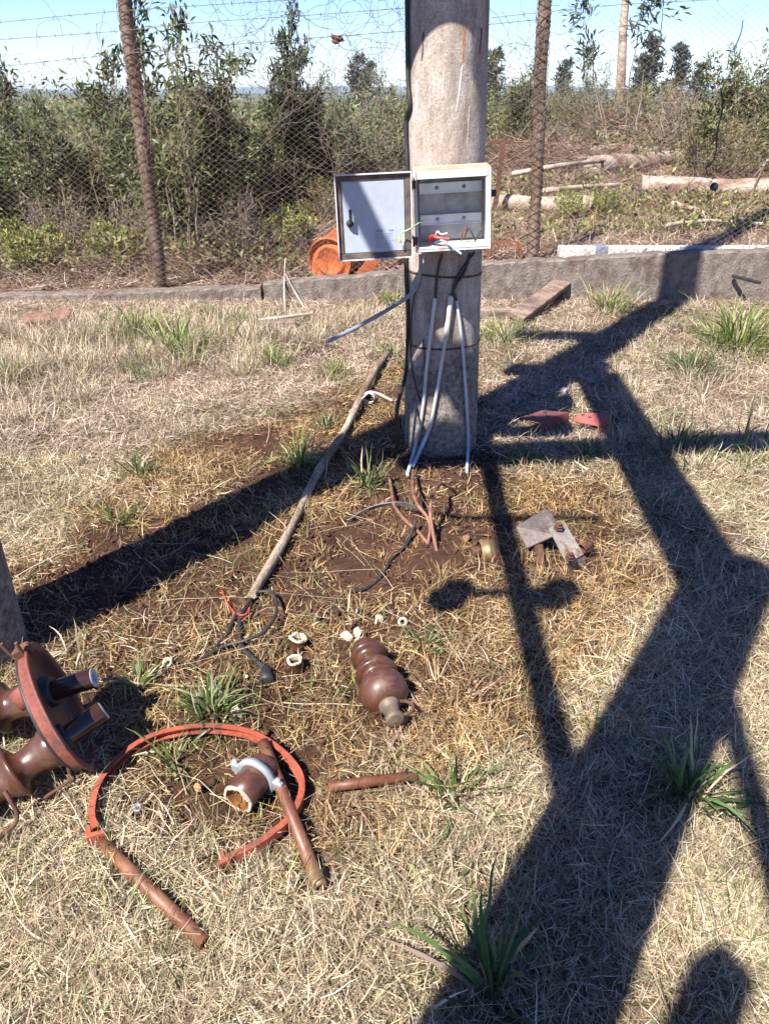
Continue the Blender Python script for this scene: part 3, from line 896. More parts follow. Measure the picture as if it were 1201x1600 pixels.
for i, (nm, pts) in enumerate([('black_lead', [(680, 468), (681, 445), (684, 420), (690, 396)]), ('black_lead', [(704, 464), (712, 445), (725, 425), (735, 396)]), ('black_lead', [(713, 471), (708, 450), (722, 420), (741, 394)])]):
    pole_cable(nm, [(x, y, 0.004) for x, y in pts], 0.0055, M['black'],
               ['black lead rising straight from the leftmost conduit to the box', 'black lead curving up from the frayed conduit to the box', 'black lead rising from the rightmost conduit under the box corner'][i], 'lead')
bl = [on_pole(x, y, 0.012) for x, y in ((635, -60), (636, 40), (637, 120), (640, 165), (634, 190), (636, 260), (636, 330), (634, 420), (637, 500), (634, 580))]
bl += [at(620, 640, 0.34), at(622, 690, 0.12), at(612, 712, 0.02)]
cable('black_cable', bl, 0.009, M['black'], 'thick black cable running down the left edge of the pole', 'cable')
pole_cable('thin_wire', [(655, 400, .004), (655, 440, .006), (645, 470, .006), (641, 540, .004), (646, 590, .004), (660, 640, .006)], 0.003, M['black'], 'thin black wire looping down the left of the pole', 'wire')
pole_cable('thin_wire', [(661, 530, .003), (663, 570, .003), (665, 620, .003)], 0.0025, M['black'], 'short thin wire hanging between the left conduits', 'wire')

# grey cable that leaves the box and hangs out to the left
e0 = pole_c(0.93) + Vector((-0.10, -0.20, 0.05))
cable('grey_cable', [on_y(657, 398, 3.36), on_y(656, 425, 3.37), on_y(648, 452, 3.37), on_y(628, 470, 3.32), on_y(590, 493, 3.22), on_y(548, 516, 3.12), on_y(510, 534, 3.04)], 0.0085, M['grey_cable'],
      'stiff grey cable hanging from the box and jutting out left', 'cable', 10)

# ------------------------------------------------------------ the open box on the pole
BX = on_y(707, 330, 3.235)
box = thing('electrical_box', 'open white metal electrical box strapped to the concrete pole', 'electrical box', BX, (0, R(-3.2), R(-1.5)))
BW, BH, BD, TK = 0.302, 0.302, 0.20, 0.012
mb = MB()
for sx in (-1, 1):
    mb.box((sx * (BW / 2 - TK / 2), BD / 2, 0), (TK, BD, BH), bev=0.002)
for sz in (-1, 1):
    mb.box((0, BD / 2 + 0.0012, sz * (BH / 2 - TK / 2)), (BW - 2 * TK, BD - 0.002, TK), bev=0.002)
mb.box((0, BD - 0.003, 0), (BW - 2 * TK, 0.004, BH - 2 * TK))
# folded front lips
mb.box((0, 0.0025, BH / 2 - TK - 0.008), (BW - 2 * TK - 0.004, 0.004, 0.017))
mb.box((BW / 2 - TK - 0.005, 0.0025, 0), (0.010, 0.004, BH - 2 * TK - 0.04))
mb.box((0, 0.0025, -BH / 2 + TK + 0.004), (BW - 2 * TK - 0.004, 0.004, 0.009))
mb.build('body', M['box_paint'], box)
MB().box((0, BD / 2, BH / 2 + 0.0015), (BW - 0.004, BD - 0.006, 0.003)).build('dust_layer', M['box_dust'], box)
mp = MB().box((0, BD - 0.018, -0.002), (BW - 0.045, 0.003, BH - 0.045)).build('mounting_plate', M['galv'], box)
for zz in (0.072, -0.05):
    rl = MB().box((0, BD - 0.030, zz), (BW - 0.048, 0.006, 0.034)).box((0, BD - 0.035, zz + 0.0185), (BW - 0.048, 0.014, 0.003)).box((0, BD - 0.035, zz - 0.0185), (BW - 0.048, 0.014, 0.003)).build('rail', M['rail'], mp)
    for xx in (-0.055, 0.055):
        MB().lathe([(0, 0.0085), (0.005, 0.008), (0.006, 0)], (xx, BD - 0.033, zz), (0, -1, 0), 10).build('screw', M['galv'], mp)
for zz in (0.105, -0.105):
    hg = MB().tube([(-BW / 2 - 0.008, -0.008, zz - 0.02), (-BW / 2 - 0.008, -0.008, zz + 0.02)], 0.006, 10)
    hg.box((-BW / 2 + 0.002, -0.004, zz), (0.018, 0.004, 0.03))
    hg.build('hinge', M['rust'], box)
MB().lathe([(0, 0.018), (0.012, 0.018), (0.014, 0.014), (0.03, 0.013), (0.031, 0.006)], (BW / 2, 0.12, 0.045), (1, 0, 0), 16).build('cable_gland', M['black'], box)
# wires inside
def inwire(pts, r, mat, label=None):
    o = MB().tube(spline(pts, 5), r, 8).build('wire', mat, box)
    if label: o['label'] = label
zf = -BH / 2 + TK
inwire([(-0.10, 0.09, zf + 0.015), (-0.085, 0.06, zf + 0.04), (-0.06, 0.04, zf + 0.036), (-0.015, 0.03, zf + 0.03)], 0.006, M['red_wire'], 'red wire')
inwire([(-0.09, 0.10, zf + 0.02), (-0.07, 0.07, zf + 0.035), (-0.03, 0.04, zf + 0.026), (-0.02, 0.03, zf + 0.022)], 0.005, M['red_wire'], 'red wire')
inwire([(-0.07, 0.08, zf + 0.012), (-0.05, 0.04, zf + 0.026), (-0.02, -0.01, zf + 0.018), (0.03, -0.045, zf - 0.018)], 0.0045, M['blue_wire'], 'blue wire')
inwire([(-0.07, 0.09, zf + 0.03), (-0.06, 0.07, zf + 0.055), (-0.045, 0.06, zf + 0.045), (-0.02, 0.05, zf + 0.05)], 0.004, M['white_cable'], 'frayed pale wire')
inwire([(0.04, 0.12, zf + 0.005), (0.045, 0.10, zf + 0.05), (0.055, 0.09, zf + 0.06), (0.05, 0.10, zf + 0.02)], 0.003, M['copper'], 'copper wire')
inwire([(0.05, 0.13, zf + 0.01), (0.07, 0.11, zf + 0.055), (0.09, 0.10, zf + 0.02), (0.10, 0.10, zf + 0.012), (0.12, 0.11, zf + 0.045), (0.133, 0.12, zf + 0.06)], 0.0035, M['black'], 'black wire')
# door, opened to the left and lying almost flat to the view
DW, DH = 0.298, 0.318
dr = MB()
dr.box((-DW / 2, 0, 0), (DW, 0.003, DH), bev=0.001)
for sz in (-1, 1):
    dr.box((-DW / 2, -0.011, sz * (DH / 2 - 0.002)), (DW - 0.008, 0.018, 0.004))
for xx in (-0.002, -DW + 0.002):
    dr.box((xx, -0.011, 0), (0.004, 0.018, DH))
door = dr.build('door', M['box_paint'], box)
door.location = (-BW / 2 - 0.012, -0.010, -0.004)
door.rotation_euler = (0, R(1.2), R(9))
gk = MB()
for sz in (-1, 1):
    gk.box((-DW / 2, -0.0055, sz * (DH / 2 - 0.0155)), (DW - 0.010, 0.008, 0.019), bev=0.002)
for xx in (-0.0155, -DW + 0.0155):
    gk.box((xx, -0.0056, 0), (0.019, 0.008, DH - 0.052), bev=0.002)
gk.build('gasket', M['gasket'], door)
MB().box((-DW / 2, -0.004, 0), (DW - 0.056, 0.005, DH - 0.056), bev=0.0015).build('inner_panel', M['door_paint'], door)
lt = MB().lathe([(0, 0.014), (0.012, 0.014), (0.020, 0.010), (0.021, 0)], (-DW + 0.052, -0.0062, -0.018), (0, -1, 0), 20)
lt.box((-DW + 0.0535, -0.030, 0.008), (0.012, 0.009, 0.056), bev=0.003)
lt.box((-DW + 0.0535, -0.016, -0.012), (0.012, 0.02, 0.014), bev=0.002)
lt.build('latch', M['black'], door)
st = MB().box((-0.108, -0.0070, -0.085), (0.090, 0.0006, 0.085)).build('sticker', M['paper'], door)
ln = MB()
rr = random.Random(3)
ln.box((-0.130, -0.0076, -0.052), (0.026, 0.0004, 0.007))
ln.box((-0.083, -0.0076, -0.052), (0.018, 0.0004, 0.007))
for k in range(7):
    z = -0.064 - k * 0.0085
    w1 = rr.uniform(0.02, 0.034)
    ln.box((-0.148 + w1 / 2, -0.0076, z), (w1, 0.0004, 0.0024))
    w2 = rr.uniform(0.018, 0.036)
    ln.box((-0.106 + w2 / 2, -0.0076, z), (w2, 0.0004, 0.0024))
ln.build('faded_lines', M['ink'], door)
# earth lead from the box to the door
ew = MB().tube(spline([(-0.115, 0.05, -0.035), (-0.14, 0.0, -0.04), (-0.175, -0.05, -0.052), (-0.205, -0.045, -0.065), (-0.212, -0.048, -0.085)], 6), 0.0028, 8).build('wire', M['green_wire'], box)
ew['label'] = 'green earth wire'
MB().lathe([(0, 0.004), (0.003, 0.006), (0.016, 0.006), (0.02, 0.003)], (-0.212, -0.048, -0.082), (0.02, 0, -1), 12).build('terminal', M['yellow'], box)

# ------------------------------------------------------------ low wall
def wall_part(x0, x1, drop, name, label, cap):
    mb = MB()
    n = max(4, int((x1 - x0) / 0.05))
    th = 0.14
    X = np.linspace(x0, x1, n + 1)
    rings = []
    r = np.random.default_rng(int(abs(x0) * 100))
    for x in X:
        zt = float(wall_top(x)) - drop + r.normal(0, 0.004)
        zs = [-0.2, 0.0, zt * 0.5, zt - 0.012, zt]
        ring = []
        for k, z in enumerate(zs):
            ring.append((x, WALL_Y + r.normal(0, 0.003) + (0.012 if k == 4 else 0), z))
        ring.append((x, WALL_Y + th - 0.012, zt + r.normal(0, 0.003)))
        ring.append((x, WALL_Y + th, zt - 0.014))
        ring.append((x, WALL_Y + th, -0.2))
        rings.append(ring)
    m = len(rings[0])
    vs = [v for rg in rings for v in rg]
    fs = []
    for i in range(n):
        for k in range(m):
            k2 = (k + 1) % m
            fs.append((i * m + k, i * m + k2, (i + 1) * m + k2, (i + 1) * m + k))
    fs.append(tuple(range(m))); fs.append(tuple(range(n * m, n * m + m))[::-1])
    mb.add(vs, fs)
    t = mb.build(name, M['wall'], None, ((x0 + x1) / 2, WALL_Y, 0))
    return tag(t, label, 'wall')
wall_part(-7.0, -1.015, 0.03, 'concrete_wall', 'low earth stained concrete wall left of the joint under the fence', True)
wall_part(-0.99, 7.5, 0.0, 'concrete_wall', 'higher brown concrete wall right of the joint behind the pole', True)

# ------------------------------------------------------------ fence
FY = WALL_Y + 0.16
fence = thing('chain_link_fence', 'rusty chain link fence on leaning posts along the low wall', 'fence', (0, FY, 0))
def mesh_top(x): return np.interp(x, [-4.2, -1.7, 0.3, 1.5, 5], [1.72, 1.86, 2.02, 2.12, 2.2])
def fence_warp(x, z):
    return 0.012 * np.sin(x * 1.3 + z) + 0.010 * np.sin(x * 3.7 - z * 2.1)
mb = MB()
slope, pitchx = 0.66, 0.064
for fam in (1, -1):
    x0 = -9.0
    while x0 < 9.0:
        pts = []
        for k in range(0, 71):
            z = 0.05 + k * 0.036
            x = x0 + fam * (z - 0.05) / slope
            if -4.6 < x < 4.9 and z > wall_top(x) - 0.03 and z < mesh_top(x):
                yy = float(fence_warp(x, z)) + 0.004 * (1 if (k % 2) else -1)
                zz = z + 0.012 * math.sin(x * 2.3 + z * 3)
                pts.append((x, yy, zz))
        if len(pts) > 2:
            mb.tube(pts[::2] if len(pts) > 6 else pts, 0.0009, 3, False)
        x0 += pitchx
mb.build('wire_mesh', M['wire'], fence)
def fpost(pa, pb, r, ya=FY, yb=FY, label=None):
    a = on_y(*pa, ya); b = on_y(*pb, yb)
    a = a - (b - a).normalized() * 0.15
    b = b + (b - a).normalized() * 0.25
    P = [a + (b - a) * (k / 14) + Vector((random.uniform(-.006, .006), random.uniform(-.006, .006), 0)) for k in range(15)]
    o = MB().tube(P, [r * random.uniform(0.95, 1.06) for _ in P], 14, True, 0.03).build('fence_post', M['post_wood'], fence, W(fence))
    if label: o['label'] = label
    wr = MB()
    d = (b - a); L = d.length; d.normalize()
    u, v, _ = frame(d)
    turns = 3
    for sg in (1, -1):
        for k in range(turns):
            P2 = []; ja = 0.0; jq = 0.0
            n2 = int(L / 0.012)
            for i in range(n2 + 1):
                t = i * 0.012
                ang = sg * t / 0.066 * 2 * PI / turns * 1.0 + k * 2 * PI / turns
                ja = 0.96 * ja + random.gauss(0, 0.035); jq = 0.9 * jq + random.gauss(0, 0.0006)
                ang += ja
                q = r * 1.07 + 0.0025 + abs(jq)
                P2.append(a + d * t + (u * math.cos(ang) + v * math.sin(ang)) * q)
            wr.tube(P2, 0.0022, 4, False)
    wr.build('wire_wrap', M['wire_dark'], fence, W(fence))
fpost((252, 442), (190, -30), 0.052, FY + 0.08, FY + 0.08, 'post leaning to the left')
fpost((831, 412), (852, -40), 0.046, FY + 0.075, FY + 0.075, 'upright post')
for pts in [[(-60, 42), (0, 35), (190, 17), (420, 2), (640, -12)], [(-60, 70), (0, 62), (180, 49), (300, 36), (480, 24), (640, 12)], [(-40, 110), (40, 100), (180, 85), (290, 76), (430, 64), (640, 48)],
            [(765, 28), (840, 20), (960, 8), (1100, 0), (1260, -8)], [(640, 48), (765, 38), (845, 30)]]:
    P = spline([on_y(x, y, FY + 0.0) for x, y in pts], 8)
    w = MB().tube(P, 0.0022, 5, False)
    L = 0
    for i in range(1, len(P)):
        L += (P[i] - P[i - 1]).length
        if L > 0.11:
            L = 0
            for _ in range(2):
                d = Vector((random.uniform(-1, 1), random.uniform(-1, 1), random.uniform(-1, 1))).normalized() * 0.018
                w.tube([P[i] - d, P[i] + d], 0.0016, 4, False)
    w.build('barbed_wire', M['barb'], fence, W(fence))

# dead creepers tangled in the mesh
def creeper(label, px0, px1, py0, py1, n, seed, hang=0.5, r0=0.0018):
    r = random.Random(seed)
    mb = MB()
    o0 = None
    for _ in range(n):
        p = on_y(r.uniform(px0, px1), r.uniform(py0, py1), FY - 0.02)
        if o0 is None: o0 = p.copy()
        a = r.uniform(0, 2 * PI)
        if r.random() < hang: a = -PI / 2 + r.gauss(0, 0.4)
        pts = [p]
        k = r.gauss(0, 0.25)
        for i in range(r.randint(6, 22)):
            a += k + r.gauss(0, 0.28)
            if r.random() < 0.1: k = r.gauss(0, 0.3)
            q = pts[-1] + Vector((math.cos(a), r.gauss(0, 0.25), math.sin(a))) * 0.045
            q.y = min(max(q.y, FY - 0.09), FY + 0.05)
            pts.append(q)
        mb.tube(pts, [r0 * (1 - 0.5 * i / len(pts)) for i in range(len(pts))], 4, False)
    o = mb.build('dead_creeper', M['barb'] if seed % 2 else M['wire'], None, o0)
    return tag(o, label, 'dead vine')
creeper('tangle of dead vine strands on the fence between the leaning post and the pole', 330, 640, -20, 130, 110, 11)
creeper('dead vine strands climbing the fence around the leaning post', 30, 320, 20, 240, 60, 12, 0.4)
creeper('dead vine strands hanging down the fence right beside the pole', 760, 900, 0, 190, 46, 13, 0.7)
creeper('sparse dead vine strands on the fence right of the upright post', 880, 1180, 60, 330, 34, 15, 0.3)
creeper('long dead stems hanging on the fence left of the box', 440, 640, 100, 330, 56, 16, 0.6)
P = spline([on_y(x, y, FY - 0.03) for x, y in ((1126, 140), (1128, 170), (1120, 205), (1116, 245), (1103, 262))], 6)
hk = MB().tube(P, 0.006, 7).build('hanging_cord', M['black'], None, P[0])
tag(hk, 'dark cord hooked on the right part of the fence', 'cord')
b0 = on_y(1115, 292, FY - 0.04)
mb = MB().lathe([(-0.03, 0.004), (-0.026, 0.020), (-0.008, 0.031), (0.012, 0.029), (0.028, 0.016), (0.032, 0.003)], b0, (0.2, 0, 1), 14, True, 0, 2 * PI, lambda t, r, a: (t, r * (1 + 0.12 * math.sin(3 * a))))
tag(mb.build('fence_weight', M['black'], None, b0), 'small black lump caught in the fence mesh', 'lump')
b0 = on_y(527, 60, FY - 0.005)
mb = MB()
for k in range(6):
    c = b0 + Vector((random.uniform(-.04, .04), random.uniform(-.015, .015), random.uniform(-.03, .005)))
    mb.lathe([(-0.034, 0.001), (-0.015, 0.013), (0.008, 0.016), (0.036, 0.001)], c, (1, random.uniform(-1, 1), random.uniform(-.9, .3)), 6, False)
mb.tube([b0 + Vector((-0.05, 0, 0.03)), b0 + Vector((0, 0, 0.012)), b0 + Vector((0.06, 0, 0.03)), b0 + Vector((0.10, 0, -0.05))], 0.003, 5)
tag(mb.build('withered_leaf', M['rust'], None, b0), 'withered reddish leaf clump caught on the top fence wires', 'dead leaf')
P = spline([on_y(x, y, FY - 0.02) for x, y in ((1160, 32), (1157, 50), (1150, 68), (1144, 78))], 6)
tag(MB().ribbon(P, 0.016, 0.002, (0, 1, 0.3)).build('ribbon', M['blue_ribbon'], None, P[0]), 'blue plastic strip hanging on the fence against the sky', 'ribbon')

# ------------------------------------------------------------ things lying against the wall
def leanstick(name, label, pts, r, mat, cat='stick'):
    o = MB().tube(spline(pts, 4), r, 8, True, 0.08).build(name, mat, None, pts[0])
    return tag(o, label, cat)
leanstick('bleached_stick', 'upright bleached stick leaning on the wall left of the pole', [at(446, 492, 0.0), on_y(444, 450, WALL_Y - 0.04), on_y(446, 404, WALL_Y - 0.02)], 0.0075, M['pale_stick'])
leanstick('bleached_stick', 'slanting bleached stick leaning on the wall beside the upright one', [at(476, 482, 0.0), on_y(462, 458, WALL_Y - 0.05), on_y(446, 428, WALL_Y - 0.02)], 0.0075, M['pale_stick'])
leanstick('bleached_stick', 'bleached stick lying flat before the wall', [at(404, 500, 0.05), at(440, 496, 0.06), at(488, 490, 0.05)], 0.012, M['pale_stick'])
p = at(438, 515)
tag(MB().box(p + Vector((0, 0, 0.02)), (0.24, 0.09, 0.10), R(5), 0.008).build('timber_block', M['plank'], None, p), 'short dark timber block under the bleached sticks', 'timber')
a, b = at(806, 496, 0.05), at(880, 452, 0.07)
pl = MB().bar(a, b, 0.13, 0.045, (0.3, 0, 1), 0.005)
tag(pl.build('plank', M['plank'], None, a), 'weathered plank tilted up against the wall right of the pole', 'plank')
a, b = at(750, 487, 0.04), at(806, 492, 0.04)
tag(MB().bar(a, b, 0.12, 0.07, (0, 0, 1), 0.006).build('plank', M['plank'], None, a), 'dark rotten plank lying flat just right of the pole', 'plank')
for i, (x, y, rz, l) in enumerate([(62, 502, 0.4, 'broken reddish brick lying before the wall at left'), (98, 497, -0.3, 'darker broken brick beside the reddish one at left')]):
    p = at(x, y, 0.045)
    tag(MB().box(p, (0.20 - 0.03 * i, 0.12, 0.085), Matrix.Rotation(rz, 3, 'Z') @ Matrix.Rotation(0.25, 3, 'X'), 0.012, 0.93).build('broken_brick', M['brick'], None, p), l, 'brick')
a, b = on_y(1144, 431, WALL_Y - 0.03), on_y(1186, 442, WALL_Y - 0.28)
tag(MB().bar(a, b, 0.035, 0.02, (0, 0, 1), 0.003).build('iron_bar', M['black'], None, a), 'black iron bar sticking out from the wall at the right edge', 'bar')

# ------------------------------------------------------------ the field behind the fence: logs, drum, beam
def log(label, pa, pb, r, mat=None, cat='log', lift=0.6):
    ra = r * 1.05
    a, b = at(*pa), at(*pb)
    a.z += r * lift; b.z += r * lift
    n = 16
    side = (b - a).cross(Vector((0, 0, 1))).normalized()
    P = [a + (b - a) * (k / n) + side * math.sin(k * 1.1) * r * 0.12 + Vector((0, 0, math.sin(k * 0.7) * r * 0.1)) for k in range(n + 1)]
    rr = [ra + (r * 0.75 - ra) * k / n for k in range(n + 1)]
    o = MB().tube(P, [q * random.uniform(0.94, 1.06) for q in rr], 12, True, 0.05).build('felled_log', mat or M['bark'], None, a)
    return tag(o, label, cat)
log('long pale stripped log lying in the field behind the right part of the fence', (1000, 303), (1290, 306), 0.125)
log('short pale log with a cut end just right of the pole', (926, 333), (745, 325), 0.105)
log('reddish log lying diagonally in front of the far brush', (925, 276), (1070, 256), 0.16)
log('farthest pale log beside the brush pile', (870, 252), (995, 243), 0.15)
log('far pale log crossing under the diagonal log', (900, 263), (960, 268), 0.12)
log('pale log end half hidden in brush left of the box', (430, 352), (480, 347), 0.12)
log('pale broken log in the scrub above the orange drum', (535, 262), (600, 258), 0.13)
a, b = on_y(872, 399, WALL_Y + 0.36), on_y(1330, 399, WALL_Y + 0.48)
wb = thing('white_post', 'long white painted post lying along the top of the wall', 'post', a)
MB().bar((0, 0, 0), b - a, 0.13, 0.15, (0, 0, 1), 0.008).build('shaft', M['white_wood'], wb)
d = (b - a).normalized()
k = on_y(935, 398, WALL_Y + 0.375) - a
MB().bar(k - d * 0.055, k + d * 0.055, 0.136, 0.156, (0, 0, 1), 0.006).build('sleeve', M['grey_band'], wb)

dc = on_y(514, 409, 6.80)
ax = Vector((0.30, 0.92, 0.10)).normalized()
drum = thing('orange_drum', 'weathered orange steel drum lying behind the wall left of the pole', 'drum', dc)
drum.scale = (1.0, 1.0, 1.0)
MB().lathe([(0.02, 0.0), (0.02, 0.10), (0.012, 0.112), (0.012, 0.125), (0.03, 0.135), (0.03, 0.183), (0, 0.187), (0, 0.195), (0.03, 0.195), (0.9, 0.188), (0.9, 0.0)], (0, 0, 0), ax, 36).build('body', M['orange'], drum)
MB().lathe([(0.028, 0.1955), (0.028, 0.2), (0.06, 0.2), (0.06, 0.1955)], (0, 0, 0), ax, 36).lathe([(0.4, 0.191), (0.41, 0.198), (0.43, 0.198), (0.44, 0.191)], (0, 0, 0), ax, 36).build('hoop', M['orange'], drum)
a = on_y(562, 434, 6.72); b = on_y(606, 378, 6.95)
tag(MB().bar(a, b, 0.10, 0.012, (0, 1, 0.2)).build('orange_channel', M['orange'], None, a), 'flat orange steel bar slanting beside the drum', 'steel bar')
a = on_y(592, 432, 6.75); b = on_y(630, 405, 7.1)
tag(MB().bar(a, b, 0.02, 0.05, (0, 0, 1)).build('red_bar', M['oxide'], None, a), 'thin red bar in the weeds between drum and pole', 'steel bar')
cg = thing('wire_crate', 'small rusty orange wire crate behind the wall right of the pole', 'crate', on_y(786, 398, 6.9))
mb = MB()
for x in (-0.13, 0.13):
    for yv in (-0.1, 0.1):
        mb.bar((x, yv, -0.09), (x, yv, 0.09), 0.014, 0.014, (0, 1, 0))
for z in (-0.085, 0.09):
    for yv in (-0.1, 0.1):
        mb.bar((-0.137, yv, z), (0.137, yv, z), 0.012, 0.012)
    for x in (-0.13, 0.13):
        mb.bar((x, -0.093, z), (x, 0.093, z), 0.012, 0.012)
mb.build('frame', M['rust_orange'], cg)
mb = MB()
for k in range(9):
    mb.tube([(-0.12 + 0.03 * k, -0.1, -0.085), (-0.12 + 0.03 * k, -0.1, 0.09)], 0.002, 4)
for k in range(5):
    mb.tube([(-0.13, -0.1, -0.06 + 0.03 * k), (0.13, -0.1, -0.06 + 0.03 * k)], 0.002, 4)
mb.build('grille', M['rust'], cg)
a = at(772, 334); b = on_y(786, 222, a.y)
tag(MB().bar(a, b, 0.05, 0.05, (0, 1, 0)).bar(b + Vector((-0.2, 0, 0)), b + Vector((0.1, 0, 0)), 0.04, 0.04).build('rusty_stake', M['rust'], None, a), 'rusty steel stake with a short crossbar standing behind the box', 'stake')

# ------------------------------------------------------------ shrubs and trees
SG = [(0.098, 0.121, 0.033), (0.143, 0.161, 0.049), (0.072, 0.090, 0.025), (0.208, 0.207, 0.078), (0.169, 0.138, 0.054)]
DG = [(0.055, 0.078, 0.024), (0.086, 0.113, 0.035), (0.143, 0.161, 0.059), (0.036, 0.051, 0.017)]
BG = [(0.124, 0.161, 0.083), (0.091, 0.127, 0.064), (0.169, 0.201, 0.108)]
OG = [(0.143, 0.124, 0.041), (0.195, 0.163, 0.054), (0.104, 0.092, 0.031), (0.234, 0.190, 0.064)]
YG = [(0.247, 0.259, 0.059), (0.338, 0.322, 0.083), (0.156, 0.178, 0.044)]
TWC = [(0.18, 0.13, 0.10), (0.30, 0.23, 0.18), (0.11, 0.075, 0.055), (0.38, 0.31, 0.25)]
def shrub_meshes(seed, h, w, nstem, ntw, nleaf, lsize, cols, lw=0.42, dome=1.0, twcol=TWC, bare=0.0, stemr=0.012, low=0.1, up=0.5):
    r = np.random.default_rng(seed)
    # stems fan out of the ground
    T, B, D = [], [], []
    stems = MB()
    for i in range(nstem):
        a = r.uniform(0, 2 * PI); rad = w / 2 * math.sqrt(r.uniform(0.02, 1)) * 0.95
        hh = h * r.uniform(0.6, 1.0) * (1 - dome * 0.55 * (rad / (w / 2)) ** 2)
        x0, y0 = 0.25 * rad * math.cos(a), 0.25 * rad * math.sin(a)
        pts = []
        for k in range(7):
            t = k / 6
            pts.append(Vector((x0 + (rad * math.cos(a) - x0) * t ** 0.8 + r.normal(0, .03) * h * t, y0 + (rad * math.sin(a) - y0) * t ** 0.8 + r.normal(0, .03) * h * t, hh * t)))
        stems.tube(pts, [stemr * (1 - 0.75 * k / 6) for k in range(7)], 5, False)
        for _ in range(ntw):
            t = low + (1 - low) * r.uniform(0, 1) ** 0.75
            k = min(int(t * 6), 5); f = t * 6 - k
            p = pts[k].lerp(pts[k + 1], f)
            aa = r.uniform(0, 2 * PI); ee = r.normal(up, 0.5)
            T.append((*p, aa, ee, r.uniform(0.5, 1.2) * w * 0.17 * (1.15 - 0.55 * t)))
    T = np.array(T)
    n = len(T)
    tw = strips(T[:, :3], T[:, 3], T[:, 4], T[:, 5], np.full(n, 0.006), np.zeros(n), palette(twcol, n, 0.3, r), 3, [1, .8, .6, .3], 0.2, 1.5, r)
    # leaves along the twigs
    i = r.integers(0, n, nleaf)
    t = r.uniform(0.15, 1.05, nleaf)
    d = np.stack([np.cos(T[i, 3]) * np.cos(T[i, 4]), np.sin(T[i, 3]) * np.cos(T[i, 4]), np.sin(T[i, 4])], 1)
    base = T[i, :3] + d * (T[i, 5] * t)[:, None] + r.normal(0, lsize * 0.5, (nleaf, 3))
    base[:, 2] = np.maximum(base[:, 2], 0.02)
    tint = r.uniform(0.7, 1.35, n)[i][:, None]
    col = palette(cols, nleaf, 0.3, r) * tint
    lf = strips(base, T[i, 3] + r.normal(0, 1.0, nleaf), T[i, 4] + r.normal(-0.15, 0.6, nleaf), r.uniform(0.6, 1.4, nleaf) * lsize, r.uniform(0.7, 1.2, nleaf) * lsize * lw, r.normal(-0.6, 0.4, nleaf), np.clip(col, 0.006, 0.5), 2, [0.35, 1.0, 0.08], 0.05, 1.0, r)
    return stems, tw, lf

SHR = {}
def shrub(key, name, label, px, py, d_or_none, scale, rot, group=None, cat='shrub', sz=1.0, **kw):
    """the first use of a key builds the meshes, later ones share them"""
    p = at(px, py)
    if d_or_none is not None:
        q = on_y(px, 150, d_or_none)
        p = Vector((q.x, d_or_none, float(H(q.x, d_or_none))))
    t = thing(name, label, cat, p, (0, 0, rot), group)
    t.scale = (scale, scale, scale * sz)
    if key not in SHR:
        stems, tw, lf = shrub_meshes(**kw)
        s = stems.build('stem', M['trunk'], t)
        sc = np.array(tw[0]); 
        f = np_mesh('foliage', *lf, M['leaf'], t)
        g = np_mesh('twigs', *tw, M['twig'], t)
        SHR[key] = (s.data, f.data, g.data)
    else:
        for nm, me in zip(('stem', 'foliage', 'twigs'), SHR[key]):
            o = bpy.data.objects.new(nm, me)
            COL.objects.link(o)
            o.parent = t
    return t

K1 = dict(seed=21, h=1.7, w=1.9, nstem=16, ntw=36, nleaf=8500, lsize=0.056, cols=SG)
K2 = dict(seed=22, h=1.9, w=1.6, nstem=15, ntw=34, nleaf=9000, lsize=0.066, cols=DG, dome=0.8, lw=0.36)
K3 = dict(seed=23, h=1.5, w=1.9, nstem=34, ntw=26, nleaf=9000, lsize=0.042, cols=BG + SG[:2])
K4 = dict(seed=24, h=1.3, w=1.8, nstem=36, ntw=30, nleaf=6500, lsize=0.040, cols=OG, low=0.05)
K5 = dict(seed=25, h=0.8, w=0.9, nstem=16, ntw=18, nleaf=2400, lsize=0.050, cols=YG)
K6 = dict(seed=26, h=2.6, w=0.95, nstem=18, ntw=80, nleaf=15000, lsize=0.085, cols=DG[:2] + DG[3:], lw=0.28, dome=1.3, low=0.03, up=0.8)
K7 = dict(seed=27, h=1.2, w=1.7, nstem=40, ntw=34, nleaf=1300, lsize=0.035, cols=OG, twcol=TWC, low=0.02)
K8 = dict(seed=28, h=2.3, w=0.8, nstem=7, ntw=22, nleaf=650, lsize=0.085, cols=SG, lw=0.2, stemr=0.010, low=0.35)
sh = shrub
# left mass
sh('b', 'shrub', 'dark leafy shrub at the far left edge behind the fence', -10, 0, 8.6, 0.98, 0.3, **K2)
sh('a', 'shrub', 'grey green shrub between the left edge and the leaning post', 95, 0, 9.2, 0.7, 1.1, **K1)
sh('c', 'shrub', 'bluish green shrub just left of the leaning post', 165, 0, 10.2, 0.86, 2.2, **K3)
sh('b', 'shrub', 'tall dark shrub directly right of the leaning post', 262, 0, 8.4, 1.22, 4.0, **K2)
sh('a', 'shrub', 'dense dark shrub between the leaning post and the column shaped tree', 325, 0, 8.9, 0.66, 5.0, **K1)
sh('d', 'shrub', 'olive twiggy shrub low in front of the column shaped tree', 395, 0, 9.6, 0.7, 0.0, **K4)
sh('f', 'column_tree', 'narrow dark column shaped young tree rising above the shrubs', 449, 0, 9.6, 0.88, 0.4, cat='tree', **K6)
sh('f', 'column_tree', 'second short dark column tree half hidden beside the tall one', 498, 0, 10.5, 0.58, 2.4, cat='tree', **K6)
sh('c', 'shrub', 'pale bluish shrub between the column tree and the pole', 560, 0, 11.5, 0.95, 1.0, **K3)
